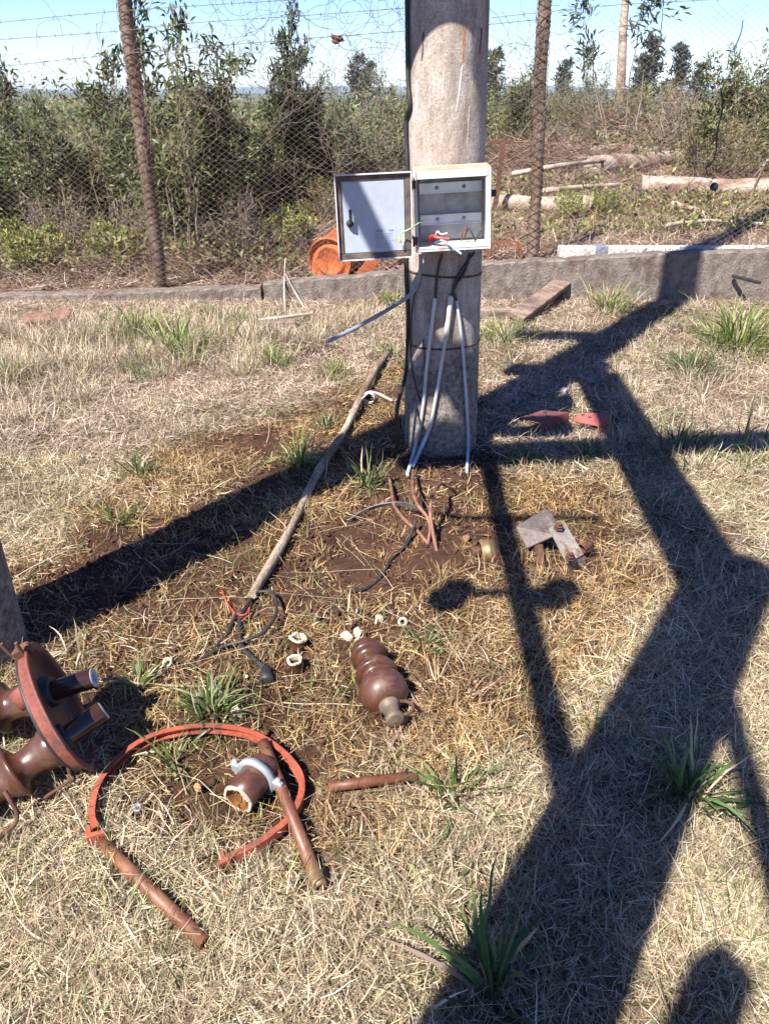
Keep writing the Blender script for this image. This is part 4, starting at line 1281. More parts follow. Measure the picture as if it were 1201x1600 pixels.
sh('a', 'shrub', 'loose green shrub close to the left flank of the pole', 615, 0, 12.5, 0.82, 2.0, **K1)
sh('d', 'shrub', 'low olive scrub behind the orange drum', 520, 0, 9.0, 0.55, 3.0, **K4)
sh('e', 'shrub', 'small yellow green shrub in the brush left of the box', 441, 0, 8.2, 0.72, 0.0, **K5)
sh('e', 'shrub', 'low bright green weed bush at the left edge by the wall', 8, 0, 7.5, 0.75, 1.7, **K5)
sh('e', 'shrub', 'light green weed bush under the dark shrubs left of the leaning post', 140, 0, 7.7, 0.62, 3.0, **K5)
sh('g', 'dead_bush', 'leafless brown bush below the shrubs right of the leaning post', 350, 0, 7.9, 0.62, 0.5, cat='dead bush', **K7)
sh('g', 'dead_bush', 'leafless brown bush low at the left edge behind the wall', 45, 0, 7.9, 0.66, 2.5, cat='dead bush', **K7)
sh('g', 'dead_bush', 'leafless twig bush between leaning post and weed bush', 195, 0, 7.8, 0.55, 4.2, cat='dead bush', **K7)
sh('g', 'dead_bush', 'grey leafless thicket behind the column tree top', 375, 0, 11.5, 0.95, 4.2, cat='dead bush', **K7)
sh('h', 'sapling', 'thin sapling with drooping leaves rising right of the leaning post', 262, 0, 7.6, 1.02, 0.4, cat='sapling', **K8)
sh('h', 'sapling', 'thin bare sapling poking above the shrubs left of the leaning post', 145, 0, 8.8, 0.92, 2.4, cat='sapling', **K8)
# right of the pole
sh('a', 'shrub', 'green shrub showing between the pole and the upright post', 785, 0, 15.5, 1.0, 0.9, **K1)
sh('d', 'shrub', 'olive scrub right of the upright post', 890, 0, 21, 1.1, 2.9, **K4)
sh('c', 'shrub', 'pale green scrub left of the tall bare trunk', 925, 0, 22, 1.3, 1.9, **K3)
sh('d', 'shrub', 'brownish scrub right of the tall bare trunk', 1015, 0, 19.5, 1.2, 4.9, **K4)
sh('g', 'dead_bush', 'leafless thicket around the foot of the tall bare trunk', 945, 0, 20, 1.2, 1.0, cat='dead bush', **K7)
sh('g', 'dead_bush', 'leafless thicket behind the felled logs', 1075, 0, 15.0, 1.2, 3.0, cat='dead bush', **K7)
sh('a', 'shrub', 'large olive green bush at the right edge behind the fence', 1185, 0, 11.8, 1.08, 3.3, **K1)
sh('d', 'shrub', 'lower olive bush in front of the large bush at the right edge', 1130, 0, 11.2, 0.75, 1.3, **K4)
sh('b', 'shrub', 'dark bush just outside the right edge', 1290, 0, 12.4, 1.1, 1.3, **K2)
sh('e', 'shrub', 'low leafy green weeds right of the upright post', 915, 0, 8.7, 0.50, 1.3, **K5)
sh('e', 'shrub', 'low bright weeds beside the felled pale log', 965, 0, 8.9, 0.42, 3.3, **K5)

# dead tall trunk with a leafy sapling beside it
tr = thing('bare_trunk', 'tall bare pale tree trunk standing in the scrub on the right', 'tree', on_z(958, 232, 0.2))
pz = tr.location
top = on_y(990, -120, pz.y)
P = spline([Vector((0, 0, -0.2)), (top - pz) * 0.3 + Vector((0.03, 0, 0)), (top - pz) * 0.6 + Vector((-0.04, 0, 0)), top - pz], 6)
MB().tube(P, [0.17 - 0.005 * k for k in range(len(P))], 12, True, 0.04).build('trunk', M['bark'], tr)
mb = MB()
for k, (f, dx, dz) in enumerate(((0.75, -0.5, 0.5), (0.85, 0.4, 0.6), (0.55, 0.25, 0.3))):
    b0 = (top - pz) * f
    mb.tube([b0, b0 + Vector((dx * 0.5, 0, dz * 0.6)), b0 + Vector((dx, 0.1, dz))], [0.03, 0.02, 0.008], 6)
mb.build('limb', M['bark'], tr)
K9 = dict(seed=31, h=3.6, w=3.0, nstem=4, ntw=6, nleaf=420, lsize=0.19, cols=[(0.05, 0.075, 0.04), (0.075, 0.105, 0.06)], lw=0.3, dome=0.2, stemr=0.022, low=0.7)
sh('i', 'sapling', 'thin leafy sapling leaning beside the tall bare trunk', 985, 0, 17.2, 0.92, 0.2, cat='sapling', **K9)

# pines far off, each with its own trunk and crown
def pine_meshes(seed, h, w):
    r = np.random.default_rng(seed)
    tk = MB().tube([(0, 0, -1), (0, 0, h * 0.5), (0.1, 0, h)], [0.22, 0.14, 0.03], 7)
    T = []
    for k in range(34):
        t = r.uniform(0.3, 1)
        a = r.uniform(0, 2 * PI)
        L = w / 2 * (1.15 - 0.75 * t) * r.uniform(0.6, 1.1)
        for j in range(60):
            u = r.uniform(0.15, 1)
            T.append((math.cos(a) * L * u + r.normal(0, .22), math.sin(a) * L * u + r.normal(0, .22), h * t + 0.35 * L * u * 0.6 + r.normal(0, .18)))
    T = np.array(T); n = len(T)
    lf = strips(T, r.uniform(0, 2 * PI, n), r.normal(0.5, 0.6, n), r.uniform(0.3, 0.7, n), r.uniform(0.08, 0.2, n), r.normal(0, .3, n), palette([(0.03, 0.045, 0.025), (0.045, 0.06, 0.032), (0.022, 0.033, 0.02)], n, 0.3, r), 2, [.5, 1, .2], 0.1, 1.5, r)
    return tk, lf
tk, lf = pine_meshes(3, 8.5, 5.0)
PM = None
for (px, d, s, label) in [(1010, 95, 0.95, 'far dark pine on the skyline right of the bare trunk'), (1052, 100, 0.9, 'far dark pine, second right of the bare trunk'), (995, 105, 0.8, 'far dark pine right behind the bare trunk'),
                          (880, 110, 0.8, 'far rounded pine between the upright post and the bare trunk'), (768, 85, 0.75, 'far pine just right of the pole'), (560, 100, 0.82, 'far pine on the skyline left of the pole'),
                          (578, 120, 0.8, 'smaller far pine on the skyline close to the pole'), (1088, 90, 0.65, 'short far pine left of the large bush at the right edge')]:
    q = on_y(px, 150, d)
    t = thing('pine_tree', label, 'tree', (q.x, d, float(H(q.x, d)) - 0.3), (0, 0, px))
    t.scale = (s, s, s)
    if PM is None:
        a_ = tk.build('trunk', M['trunk'], t); b_ = np_mesh('crown', *lf, M['leaf'], t)
        PM = (a_.data, b_.data)
    else:
        for nm, me in zip(('trunk', 'crown'), PM):
            o = bpy.data.objects.new(nm, me); COL.objects.link(o); o.parent = t

# uncountable undergrowth, brushwood and far scrub
parts = []
def leaf_cloud(n, x0, x1, y0, y1, h, size, cols, pw=2.0):
    y = rng.uniform(y0 ** 0.5, y1 ** 0.5, n) ** 2
    x = rng.uniform(x0, x1, n) * (y / y1)
    cl = 0.5 + 0.5 * np.sin(x * 1.3 + 2 * np.sin(y * 0.7)) * np.sin(y * 1.1 + np.sin(x * 0.9))
    z = H(x, y) + h * (0.35 + 0.85 * cl) * rng.uniform(0, 1, n) ** pw
    s = size * (0.6 + y / y1)
    return strips(np.stack([x, y, z], 1), rng.uniform(0, 2 * PI, n), rng.normal(0.3, 0.7, n), rng.uniform(0.6, 1.4, n) * s, rng.uniform(0.3, 0.6, n) * s, rng.normal(-0.5, 0.4, n), palette(cols, n, 0.35), 2, [0.4, 1, 0.1], 0.1, 1.0)
parts.append(leaf_cloud(22000, -9, -0.2, 7.0, 13, 0.32, 0.05, SG + OG, 1.6))
parts.append(leaf_cloud(42000, -22, 22, 12.5, 34, 0.60, 0.09, SG + OG + BG, 1.5))
parts.append(leaf_cloud(45000, -75, 75, 32, 110, 1.7, 0.24, BG + SG, 1.2))
parts.append(leaf_cloud(9000, 0.6, 7, 7.6, 12, 0.10, 0.045, YG + SG, 1.5))
co, q, c = join_parts(parts)
tag(np_mesh('undergrowth', co, q, c, M['leaf']), 'low mixed undergrowth and far scrub behind the fence', 'undergrowth', kind='stuff')
parts = []
def brush(n, cx, cy, sx, sy, h, L, cols, w=0.012):
    x = rng.normal(cx, sx, n); y = np.maximum(rng.normal(cy, sy, n), WALL_Y + 0.3)
    g = np.exp(-((x - cx) / sx) ** 2 / 2 - ((y - cy) / sy) ** 2 / 2)
    z = H(x, y) + h * g * rng.uniform(0, 1, n)
    parts.append(strips(np.stack([x, y, z], 1), rng.uniform(0, 2 * PI, n), rng.normal(0.1, 0.3, n), rng.uniform(0.4, 1.3, n) * L, rng.uniform(0.4, 1.2, n) * w, rng.normal(0, 0.2, n), palette(cols, n, 0.3), 4, [1, .9, .8, .6, .3], 0.18, 1.5))
BRC = [(0.16, 0.09, 0.065), (0.24, 0.15, 0.11), (0.11, 0.06, 0.045), (0.30, 0.21, 0.16)]
brush(3200, 2.4, 13.0, 1.0, 0.9, 0.42, 0.6, BRC, 0.009)
brush(2600, 4.2, 10.6, 1.8, 0.5, 0.10, 0.4, BRC, 0.008)
brush(7000, 3.4, 9.2, 2.4, 0.9, 0.06, 0.26, BRC, 0.006)
brush(12000, -2.6, 7.6, 2.4, 0.5, 0.16, 0.28, BRC + PINK[2:], 0.006)
brush(5000, -0.5, 8.3, 0.9, 0.6, 0.22, 0.34, BRC + PINK[2:], 0.006)
brush(2600, 5.5, 18, 2.4, 1.6, 0.6, 1.0, BRC)
brush(1500, -0.6, 10.5, 0.8, 1.0, 0.4, 0.6, BRC, 0.009)
co, q, c = join_parts(parts)
tag(np_mesh('brushwood', co, q, c, M['twig']), 'heaps of dry brown brushwood and twigs behind the fence', 'brushwood', kind='stuff')
# dry grass of the field
n = 42000
y = rng.uniform(6.62, 12.5, n); x = rng.uniform(-6.5, 7.5, n)
parts = [strips(np.stack([x, y, H(x, y)], 1), rng.uniform(0, 2 * PI, n), np.abs(rng.normal(0.35, 0.45, n)), rng.uniform(0.06, 0.2, n), rng.uniform(0.004, 0.008, n), rng.normal(-0.4, 0.5, n),
                palette(PINK + PALE[:3] + [(0.22, 0.13, 0.09), (0.16, 0.095, 0.07)], n, 0.3), 3)]
co, q, c = join_parts(parts)
tag(np_mesh('field_grass', co, q, c, M['straw']), 'dry grass and litter of the field behind the wall', 'dry grass', kind='stuff')
# a long bare branch and two sticks among the logs
for label, pts, r in [('long bare branch rising from the logs toward the right', [at(985, 262, 0.1), on_y(1040, 228, 16), on_y(1082, 204, 15.5)], 0.03),
                      ('short stick leaning at the right edge before the pale log', [at(1165, 330), on_y(1175, 300, 9.5), on_y(1198, 250, 9.3)], 0.02),
                      ('pale crooked branch lying left of the long pale log', [at(840, 300, 0.08), at(900, 292, 0.12), at(985, 288, 0.05)], 0.035),
                      ('thin pale branch lying across the far brush', [at(800, 270, 0.2), at(880, 258, 0.3), at(960, 250, 0.2)], 0.035),
                      ('broken branch lying before the white post', [at(1040, 352, 0.05), at(1110, 345, 0.06), at(1190, 350, 0.05)], 0.022),
                      ('thin branch lying before the long pale log', [at(1050, 318, 0.05), at(1080, 326, 0.05), at(1100, 333, 0.03)], 0.03)]:
    tag(MB().tube(spline(pts, 4), [r * (1 - 0.04 * k) for k in range(9)], 7, True, 0.06).build('branch', M['bark'], None, pts[0]), label, 'branch')

# ------------------------------------------------------------ long stick in the yard
A_, B_ = at(394, 930, 0.03), at(606, 545, 0.035)
stk = thing('wooden_stick', 'long weathered wooden stick lying across the yard left of the pole', 'stick', A_)
n = 26
P = [A_ + (B_ - A_) * (k / n) + Vector((math.sin(k * 0.55) * 0.008, 0, 0.004 * math.sin(k * 0.9))) for k in range(n + 1)]
MB().tube([p - A_ for p in P], [0.016 + 0.002 * math.sin(k * 0.8) + 0.006 * k / n for k in range(n + 1)], 12, True, 0.05).build('shaft', M['stick'], stk)
k1 = at(578, 612, 0.07) - A_
mb = MB()
dS = (B_ - A_).normalized()
for j in (-0.012, 0, 0.012):
    mb.lathe([(-0.006, 0.030), (-0.003, 0.035), (0.003, 0.035), (0.006, 0.030)], k1 - Vector((0.005, 0, 0.035)) + dS * j, dS, 16)
mb.tube(spline([k1, at(592, 616, 0.05) - A_, at(612, 626, 0.015) - A_], 5), 0.008, 7)
mb.tube(spline([k1, at(560, 628, 0.05) - A_, at(545, 644, 0.01) - A_], 5), 0.004, 6)
mb.build('wire_tie', M['white_cable'], stk)

# ------------------------------------------------------------ cables on the ground
def gcable(name, pts, r, mat, label, cat='cable'):
    return cable(name, [at(x, y, z) for x, y, z in pts], r, mat, label, cat)
gcable('black_cable', [(405, 925, .03), (425, 925, .045), (432, 955, .05), (415, 985, .04), (385, 1000, .03), (350, 1010, .015), (310, 1032, .012), (285, 1045, .01)], 0.0055, M['black'], 'black cable looped at the lower end of the long stick')
gcable('black_cable', [(375, 960, .02), (374, 985, .02), (378, 1010, .015), (395, 1028, .015), (414, 1044, .02)], 0.008, M['black'], 'short thick black cable ending in a black boot')
gcable('black_cable', [(392, 935, .03), (380, 955, .03), (368, 962, .025), (355, 990, .012), (335, 1015, .008)], 0.0075, M['black'], 'flat black cable lying left of the looped cable')
gcable('red_wire', [(347, 922, .01), (352, 935, .015), (362, 952, .02), (372, 960, .03), (384, 960, .03), (390, 952, .03)], 0.0028, M['red_wire'], 'thin red wire tied round the black cables', 'wire')
p = at(416, 1055, 0.02)
tag(MB().lathe([(-0.035, 0.004), (-0.03, 0.014), (0, 0.019), (0.025, 0.024), (0.028, 0.018), (0.028, 0)], p, (0.15, -0.9, -0.15), 14).build('cable_boot', M['black'], None, p), 'black rubber boot at the end of the short cable', 'cable end')
gcable('black_cable', [(650, 812, .06), (635, 850, .02), (612, 872, .012), (596, 900, .01), (570, 920, .008), (528, 928, .006)], 0.006, M['black'], 'black cable lying on bare soil below the copper wires')
gcable('grey_lead', [(158, 1062, .03), (185, 1060, .03), (215, 1068, .012), (240, 1070, .01), (300, 1072, .012), (335, 1072, .012)], 0.0042, M['stick'], 'dry stalk lying from the red lid to the green tuft', 'stalk')
p = at(668, 850)
cw = [[(607, 742, .02), (612, 768, .05), (616, 790, .05), (632, 812, .035), (654, 832, .02), (668, 850, .0)],
      [(645, 735, .05), (645, 765, .09), (652, 788, .10), (667, 808, .08), (672, 826, .05), (668, 850, .0)],
      [(712, 770, .015), (703, 762, .06), (688, 756, .10), (678, 768, .12), (672, 795, .11), (675, 825, .07), (682, 862, .0)]]
for i, pts in enumerate(cw):
    gcable('copper_wire', pts, 0.0075, M['copper'], ['leftmost bent copper wire rising from the soil mound', 'middle copper wire rising from the mound toward the pole', 'rightmost copper wire arching over at the soil mound'][i], 'wire')
P = spline([at(x, y, z) for x, y, z in ((548, 812, .012), (566, 800, .03), (590, 791, .045), (622, 787, .05), (652, 793, .05))], 6)
tag(MB().ribbon(P, 0.022, 0.003, (0.1, -0.55, 1)).build('metal_strap', M['steel'], None, P[0]), 'curved flat grey metal strap on the bare soil', 'strap')

# ------------------------------------------------------------ lid with bushings at the left
lid_c = on_z(92, 1106, 0.170)
YAW, PIT = R(25), R(-17)
lid = thing('transformer_lid', 'round red oxide transformer lid standing on edge with brown bushings', 'transformer lid', lid_c, (0, PIT, YAW))
lid.scale = (0.9, 0.9, 0.9)
lp = [(-0.030, 0.0), (-0.030, 0.160), (-0.026, 0.176), (-0.018, 0.184), (0.008, 0.188), (0.011, 0.203), (0.016, 0.203), (0.016, 0.183), (0.008, 0.180)]
MB().lathe(lp, (0, 0, 0), (1, 0, 0), 64).build('pan', M['oxide'], lid)
MB().lathe([(0.0085, 0.1795), (-0.016, 0.177), (-0.022, 0.168), (-0.025, 0.152), (-0.025, 0.0)], (0, 0, 0), (1, 0, 0), 64).build('inside_face', M['oxide_dark'], lid)
MB().lathe([(-0.0285, 0.178), (-0.023, 0.185), (-0.018, 0.182)], (0, 0, 0), (1, 0, 0), 64).build('seal', M['black'], lid)
def bushing(y, z, inner, label, ax=(1, 0, 0)):
    mb = MB()
    out = [(-0.029, 0.0), (-0.029, 0.056), (-0.045, 0.060), (-0.062, 0.061), (-0.070, 0.055), (-0.085, 0.053), (-0.094, 0.047), (-0.125, 0.044), (-0.140, 0.046), (-0.150, 0.070), (-0.154, 0.077), (-0.160, 0.077), (-0.168, 0.068), (-0.195, 0.055),
           (-0.215, 0.049), (-0.240, 0.047), (-0.248, 0.070), (-0.252, 0.076), (-0.258, 0.075), (-0.268, 0.064), (-0.30, 0.050), (-0.33, 0.046), (-0.338, 0.068), (-0.343, 0.073), (-0.35, 0.071), (-0.36, 0.06), (-0.40, 0.044), (-0.44, 0.036), (-0.45, 0)]
    b = mb.lathe(out, (0, y, z), ax, 36).build('bushing', M['porcelain'], lid)
    MB().lathe([(-0.045, 0.030), (inner, 0.030), (inner + 0.003, 0.027)], (0, y, z), ax, 32).build('inner_tube', M['tube_shade'], b)
    MB().lathe([(inner + 0.0035, 0.0285), (inner + 0.006, 0.026), (inner + 0.006, 0.0155), (inner - 0.03, 0.0145), (inner - 0.03, 0)], (0, y, z), ax, 32).build('end_ring', M['end_face'], b)
    MB().lathe([(-0.046, 0.046), (-0.034, 0.052), (-0.022, 0.052), (-0.020, 0.045), (-0.004, 0.045), (0.0, 0.040), (0.0, 0.031)], (0, y, z), ax, 6 if False else 28).build('collar', M['black'], b)
    return b
bushing(0.070, 0.010, 0.115, '', (1, -0.26, -0.02))
bushing(-0.075, -0.045, 0.105, '', (1, 0.20, 0.02))
lg = MB().box((0.0, 0.055, 0.190), (0.05, 0.03, 0.035), bev=0.004)
lg.tube([(-0.025, 0.05, 0.19), (-0.03, 0.05, 0.245)], 0.006, 8).tube([(0.005, 0.03, 0.20), (0.008, 0.03, 0.24)], 0.005, 8)
lg.build('clamp_lug', M['rust'], lid)
lg = MB().lathe([(-0.055, 0.024), (-0.07, 0.03), (-0.03, 0.03)], (0, -0.02, 0.12), (1, 0.2, 0.2), 16)
lg.build('boss', M['oxide'], lid)
Pr = [on_z(x, y, z) for x, y, z in ((104, 1186, 0.10), (108, 1204, 0.07), (113, 1217, 0.045), (95, 1230, 0.035), (70, 1247, 0.03), (45, 1262, 0.025))]
tag(MB().tube(Pr, 0.0048, 8).lathe([(-0.008, 0.004), (-0.006, 0.009), (0.006, 0.009), (0.008, 0.004)], Pr[2], (1, 0.3, 0.4), 8).build('steel_rod', M['rust'], None, Pr[0]), 'bent rusty rod lying under the lower bushing of the red lid', 'rod')
Pr = spline([on_z(x, y, z) for x, y, z in ((8, 1236, 0.12), (16, 1250, 0.10), (26, 1268, 0.07), (25, 1285, 0.05), (10, 1300, 0.035), (-10, 1313, 0.03))], 5)
tag(MB().tube(Pr, 0.0055, 8).build('steel_hook', M['rust'], None, Pr[0]), 'curved rusty hook under the bushing at the left edge', 'hook')

# ------------------------------------------------------------ orange hoop
hp = [(146, 1300), (141, 1272), (152, 1228), (186, 1184), (238, 1151), (300, 1137), (352, 1137), (402, 1149), (446, 1178), (472, 1212), (474, 1246), (456, 1282), (430, 1306), (394, 1330), (352, 1349)]
hz = [0.030, .03, .034, .04, .045, .045, .042, .038, .032, .028, .026, .024, .022, .02, .02]
hoopP = spline([at(x, y, z) for (x, y), z in zip(hp, hz)], 5)
hoop = thing('clamp_hoop', 'open orange red steel clamp hoop lying on the grass', 'hoop', hoopP[0])
HP = [p - hoopP[0] for p in hoopP]
cen = sum(HP, Vector()) / len(HP)
MB().ribbon(HP, 0.024, 0.0035, (0, 0, 1)).build('band', M['hoop'], hoop)
fl = MB()
for dz in (-0.011, 0.011):
    fl.ribbon([p + (cen - p).normalized() * 0.0075 + Vector((0, 0, dz)) for p in HP], 0.012, 0.003, [(Vector((p.x - cen.x, p.y - cen.y, 0))).normalized() for p in HP])
fl.build('flange', M['hoop'], hoop)
q = HP[0]; MB().box(q + Vector((0.012, -0.014, -0.002)), (0.042, 0.012, 0.034), R(20), 0.002).box(q + Vector((-0.008, -0.006, -0.002)), (0.012, 0.02, 0.034), R(20)).build('lug', M['hoop'], hoop)
q = HP[-1]; MB().box(q + Vector((0, -0.004, 0.0)), (0.036, 0.010, 0.036), R(35), 0.002).box(q + Vector((-0.008, 0.012, 0.0)), (0.008, 0.03, 0.032), R(20)).build('lug', M['hoop'], hoop)

# ------------------------------------------------------------ brown tubes
def rod(label, pa, pb, r, za=0.022, zb=0.022, tip=None):
    a, b = at(*pa, za), at(*pb, zb)
    t = thing('brown_tube', label, 'tube', a)
    d = (b - a); L = d.length; d.normalize()
    MB().lathe([(0.006, r * 0.55), (0, r * 0.62), (0, r), (L * 0.3, r * 1.01), (L, r), (L, r * 0.62), (L - 0.012, r * 0.55), (L - 0.012, 0)], (0, 0, 0), d, 24).build('shaft', M['rod'], t)
    u, v, _ = frame(d)
    for f in (0.035, L - 0.03):
        MB().lathe([(0, 0.0035), (0.0008, 0.0035), (0.0012, 0)], d * f + v * (r + 0.0002), v, 10).build('bolt_hole', M['black'], t)
    if tip:
        MB().lathe([(L - 0.055, r + 0.0006), (L - 0.052, r + 0.0025), (L - 0.004, r + 0.0025), (L + 0.002, r), (L + 0.002, r * 0.6)], (0, 0, 0), d, 24).build('ferrule', M['brass'], t)
    return t
rod('long brown tube lying at the lower left end of the orange hoop', (158, 1316), (321, 1474), 0.0150)
rod('long brown tube with a brass tip lying across the orange hoop', (411, 1160), (500, 1386), 0.0155, 0.055, 0.02, True)
rod('short brown tube lying right of the orange hoop', (512, 1229), (652, 1212), 0.0135)

# ------------------------------------------------------------ insulator and other porcelain
a, b = at(574, 1022, 0.055), at(612, 1112, 0.055)
ins = thing('insulator', 'fat brown glazed porcelain insulator with a metal cap lying in the straw', 'insulator', a)
d = (b - a); L = d.length; d.normalize()
pr = [(-0.035, 0.0), (-0.035, 0.036), (-0.030, 0.040), (-0.016, 0.042), (-0.012, 0.039), (-0.004, 0.040), (0.002, 0.052), (0.010, 0.058), (0.016, 0.058), (0.018, 0.048), (0.022, 0.040), (0.040, 0.039), (0.050, 0.045), (0.066, 0.056), (0.084, 0.063), (0.092, 0.065), (0.096, 0.063), (0.097, 0.050),
      (0.100, 0.043), (0.108, 0.043), (0.118, 0.053), (0.134, 0.066), (0.154, 0.071), (0.174, 0.069), (0.190, 0.061), (0.202, 0.048), (0.208, 0.034), (0.209, 0.0)]
k = L / 0.235
MB().lathe([(t * k, r) for t, r in pr], (0, 0, 0), d, 40).build('body', M['porcelain'], ins)
MB().lathe([(0.208 * k, 0.030), (0.216 * k, 0.031), (0.222 * k, 0.025), (0.25 * k, 0.022), (0.256 * k, 0.027), (0.268 * k, 0.027), (0.27 * k, 0.02), (0.27 * k, 0)], (0, 0, 0), d, 20).build('metal_cap', M['cap_metal'], ins)
u, v, _ = frame(d)
c0 = d * (0.235 * k) - u * 0.030
ring = [c0 + (u * -math.cos(t) * 1.2 + d * math.sin(t)) * 0.026 + v * 0.006 for t in np.linspace(-2.4, 2.4, 16)]
MB().tube(ring, 0.0055, 8).build('ring', M['rust'], ins)

def cup(label, px, py, r, h, tilt):
    p = at(px, py, 0.0)
    t = thing('porcelain_cup', label, 'porcelain', p, tilt)
    MB().lathe([(0, r * 0.85), (h * 0.15, r * 0.95), (h * 0.6, r * 0.84), (h * 0.85, r * 0.95), (h, r)], (0, 0, 0), (0, 0, 1), 24).build('shell', M['porcelain'], t)
    MB().lathe([(h * 0.7, r * 0.63), (h * 0.25, r * 0.6), (h * 0.25, 0)], (0, 0, 0), (0, 0, 1), 24).build('bore', M['porcelain_ochre'], t)
    rr = random.Random(px)
    wp = {k: rr.uniform(-1, 1) for k in range(40)}
    MB().lathe([(h, r), (h + 0.004, r * 0.98), (h + 0.003, r * 0.66), (h * 0.7, r * 0.62)], (0, 0, 0), (0, 0, 1), 24, False, 0, 2 * PI,
               lambda tt, q, a: (tt + (0.003 * wp[int(a * 3) % 40] if tt > h else 0), q * (1 + 0.08 * wp[int(a * 4) % 40]))).build('broken_rim', M['bisque'], t)
cup('small brown porcelain sleeve with a white broken flange, upper of two', 464, 1012, 0.029, 0.036, (R(-6), R(8), 0))
cup('small brown porcelain sleeve with a white broken rim, lower of two', 463, 1048, 0.024, 0.045, (R(6), R(-4), 0))
def shard(name, label, px, py, n, s, mat, seed, cat='shard'):
    p = at(px, py)
    r = random.Random(seed)
    mb = MB()
    for k in range(n):
        c = p + Vector((r.uniform(-s, s), r.uniform(-s * .6, s * .6), 0.012 + r.uniform(0, s * 0.5)))
        ax = Vector((r.uniform(-1, 1), r.uniform(-1, 1), r.uniform(0.1, 1)))
        q = s * r.uniform(0.5, 0.9)
        wp = [r.uniform(0.65, 1.2) for _ in range(9)]
        mb.lathe([(-q * 0.35, 0.0), (-q * 0.35, q * 0.6), (-q * 0.1, q), (q * 0.2, q * 0.8), (q * 0.32, 0.0)], c, ax, 7, False, 0, 2 * PI, lambda t, rr_, a: (t, rr_ * wp[int(a * 1.12) % 9]))
    return tag(mb.build(name, mat, None, p), label, cat)
shard('ceramic_shard', 'cluster of broken white ceramic lumps above the insulator', 550, 999, 5, 0.024, M['bisque'], 4)
shard('ceramic_shard', 'single rounded white ceramic shard up from the insulator', 598, 976, 2, 0.021, M['bisque'], 8)
shard('ceramic_shard', 'pale ceramic fragment in the green tuft over the hoop', 374, 1118, 2, 0.022, M['bisque'], 9)
shard('ceramic_shard', 'tiny white ceramic chip at the upper edge of the green tuft', 382, 1065, 1, 0.015, M['bisque'], 19)
shard('clay_lump', 'small tan rounded lump inside the orange hoop', 310, 1242, 1, 0.022, M['mud'], 12, 'lump')
shard('dark_lump', 'small dark lump left of the white ceramic shard', 566, 962, 1, 0.018, M['steel'], 14, 'lump')
def ringlet(name, label, px, py, r, h, mat, tilt, cat='ring'):
    p = at(px, py, 0.008)
    o = MB().lathe([(0, r * 0.5), (0, r), (h * 0.5, r * 1.03), (h, r), (h, r * 0.5), (0, r * 0.5)], (0, 0, 0), (0, 0, 1), 18).build(name, mat, None)
    o.location = p; o.rotation_euler = tilt
    return tag(o, label, cat)
ringlet('ceramic_ring', 'small white ceramic ring standing right of the rounded shard', 628, 972, 0.016, 0.018, M['bisque'], (R(50), R(10), 0))
ringlet('ceramic_ring', 'small cream ceramic ring alone on dark soil near the red lid', 262, 1036, 0.015, 0.016, M['bisque'], (R(35), R(15), 0))
ringlet('steel_nut', 'small grey nut lying inside the orange hoop', 215, 1264, 0.011, 0.010, M['clamp'], (R(12), R(10), 0), 'nut')
ringlet('pipe_stub', 'short dark pipe stub in the pole shadow above the red plates', 876, 612, 0.026, 0.07, M['steel'], (R(75), 0, R(25)), 'pipe')
ringlet('pipe_stub', 'dark metal collar lying in the pole shadow near the pole', 795, 632, 0.03, 0.05, M['steel'], (R(40), R(30), 0), 'pipe')

# short porcelain sleeve with a grey clamp
a, b = at(371, 1250, 0.044), at(408, 1205, 0.052)
slv = thing('porcelain_sleeve', 'brown porcelain sleeve held in a grey clamp inside the hoop', 'porcelain', a)
d = (b - a); L = d.length; d.normalize()
MB().lathe([(0.004, 0.036), (0.006, 0.041), (L * 0.5, 0.042), (L + 0.02, 0.041), (L + 0.024, 0.038), (L + 0.024, 0.028), (L - 0.02, 0.026), (L - 0.02, 0)], (0, 0, 0), d, 32).build('body', M['porcelain'], slv)
MB().lathe([(0.0006, 0.0335), (0.05, 0.031), (0.05, 0)], (0, 0, 0), d, 32).build('bore', M['porcelain_ochre'], slv)
MB().lathe([(0.0045, 0.0412), (-0.0005, 0.0402), (-0.0009, 0.0338), (0.002, 0.0334)], (0, 0, 0), d, 32, False, 0, 2 * PI, lambda t, r, a: (t + (0.0022 * math.sin(5 * a + 1) + 0.0012 * math.sin(11 * a) if t < 0.001 else 0), r)).build('broken_end', M['bisque'], slv)
u, v, _ = frame(d)
mb = MB().lathe([(-0.008, 0.0425), (-0.008, 0.055), (0.008, 0.055), (0.008, 0.0425)], d * (L * 0.82), d, 32)
for s in (-1, 1):
    mb.bar(d * (L * 0.82) + u * s * 0.050, d * (L * 0.82) + u * s * 0.078, 0.03, 0.0145, d, 0.003)
    mb.lathe([(-0.022, 0.0065), (0.026, 0.0065), (0.026, 0)], d * (L * 0.82) + u * s * 0.066, v, 8)
mb.build('clamp', M['clamp'], slv)

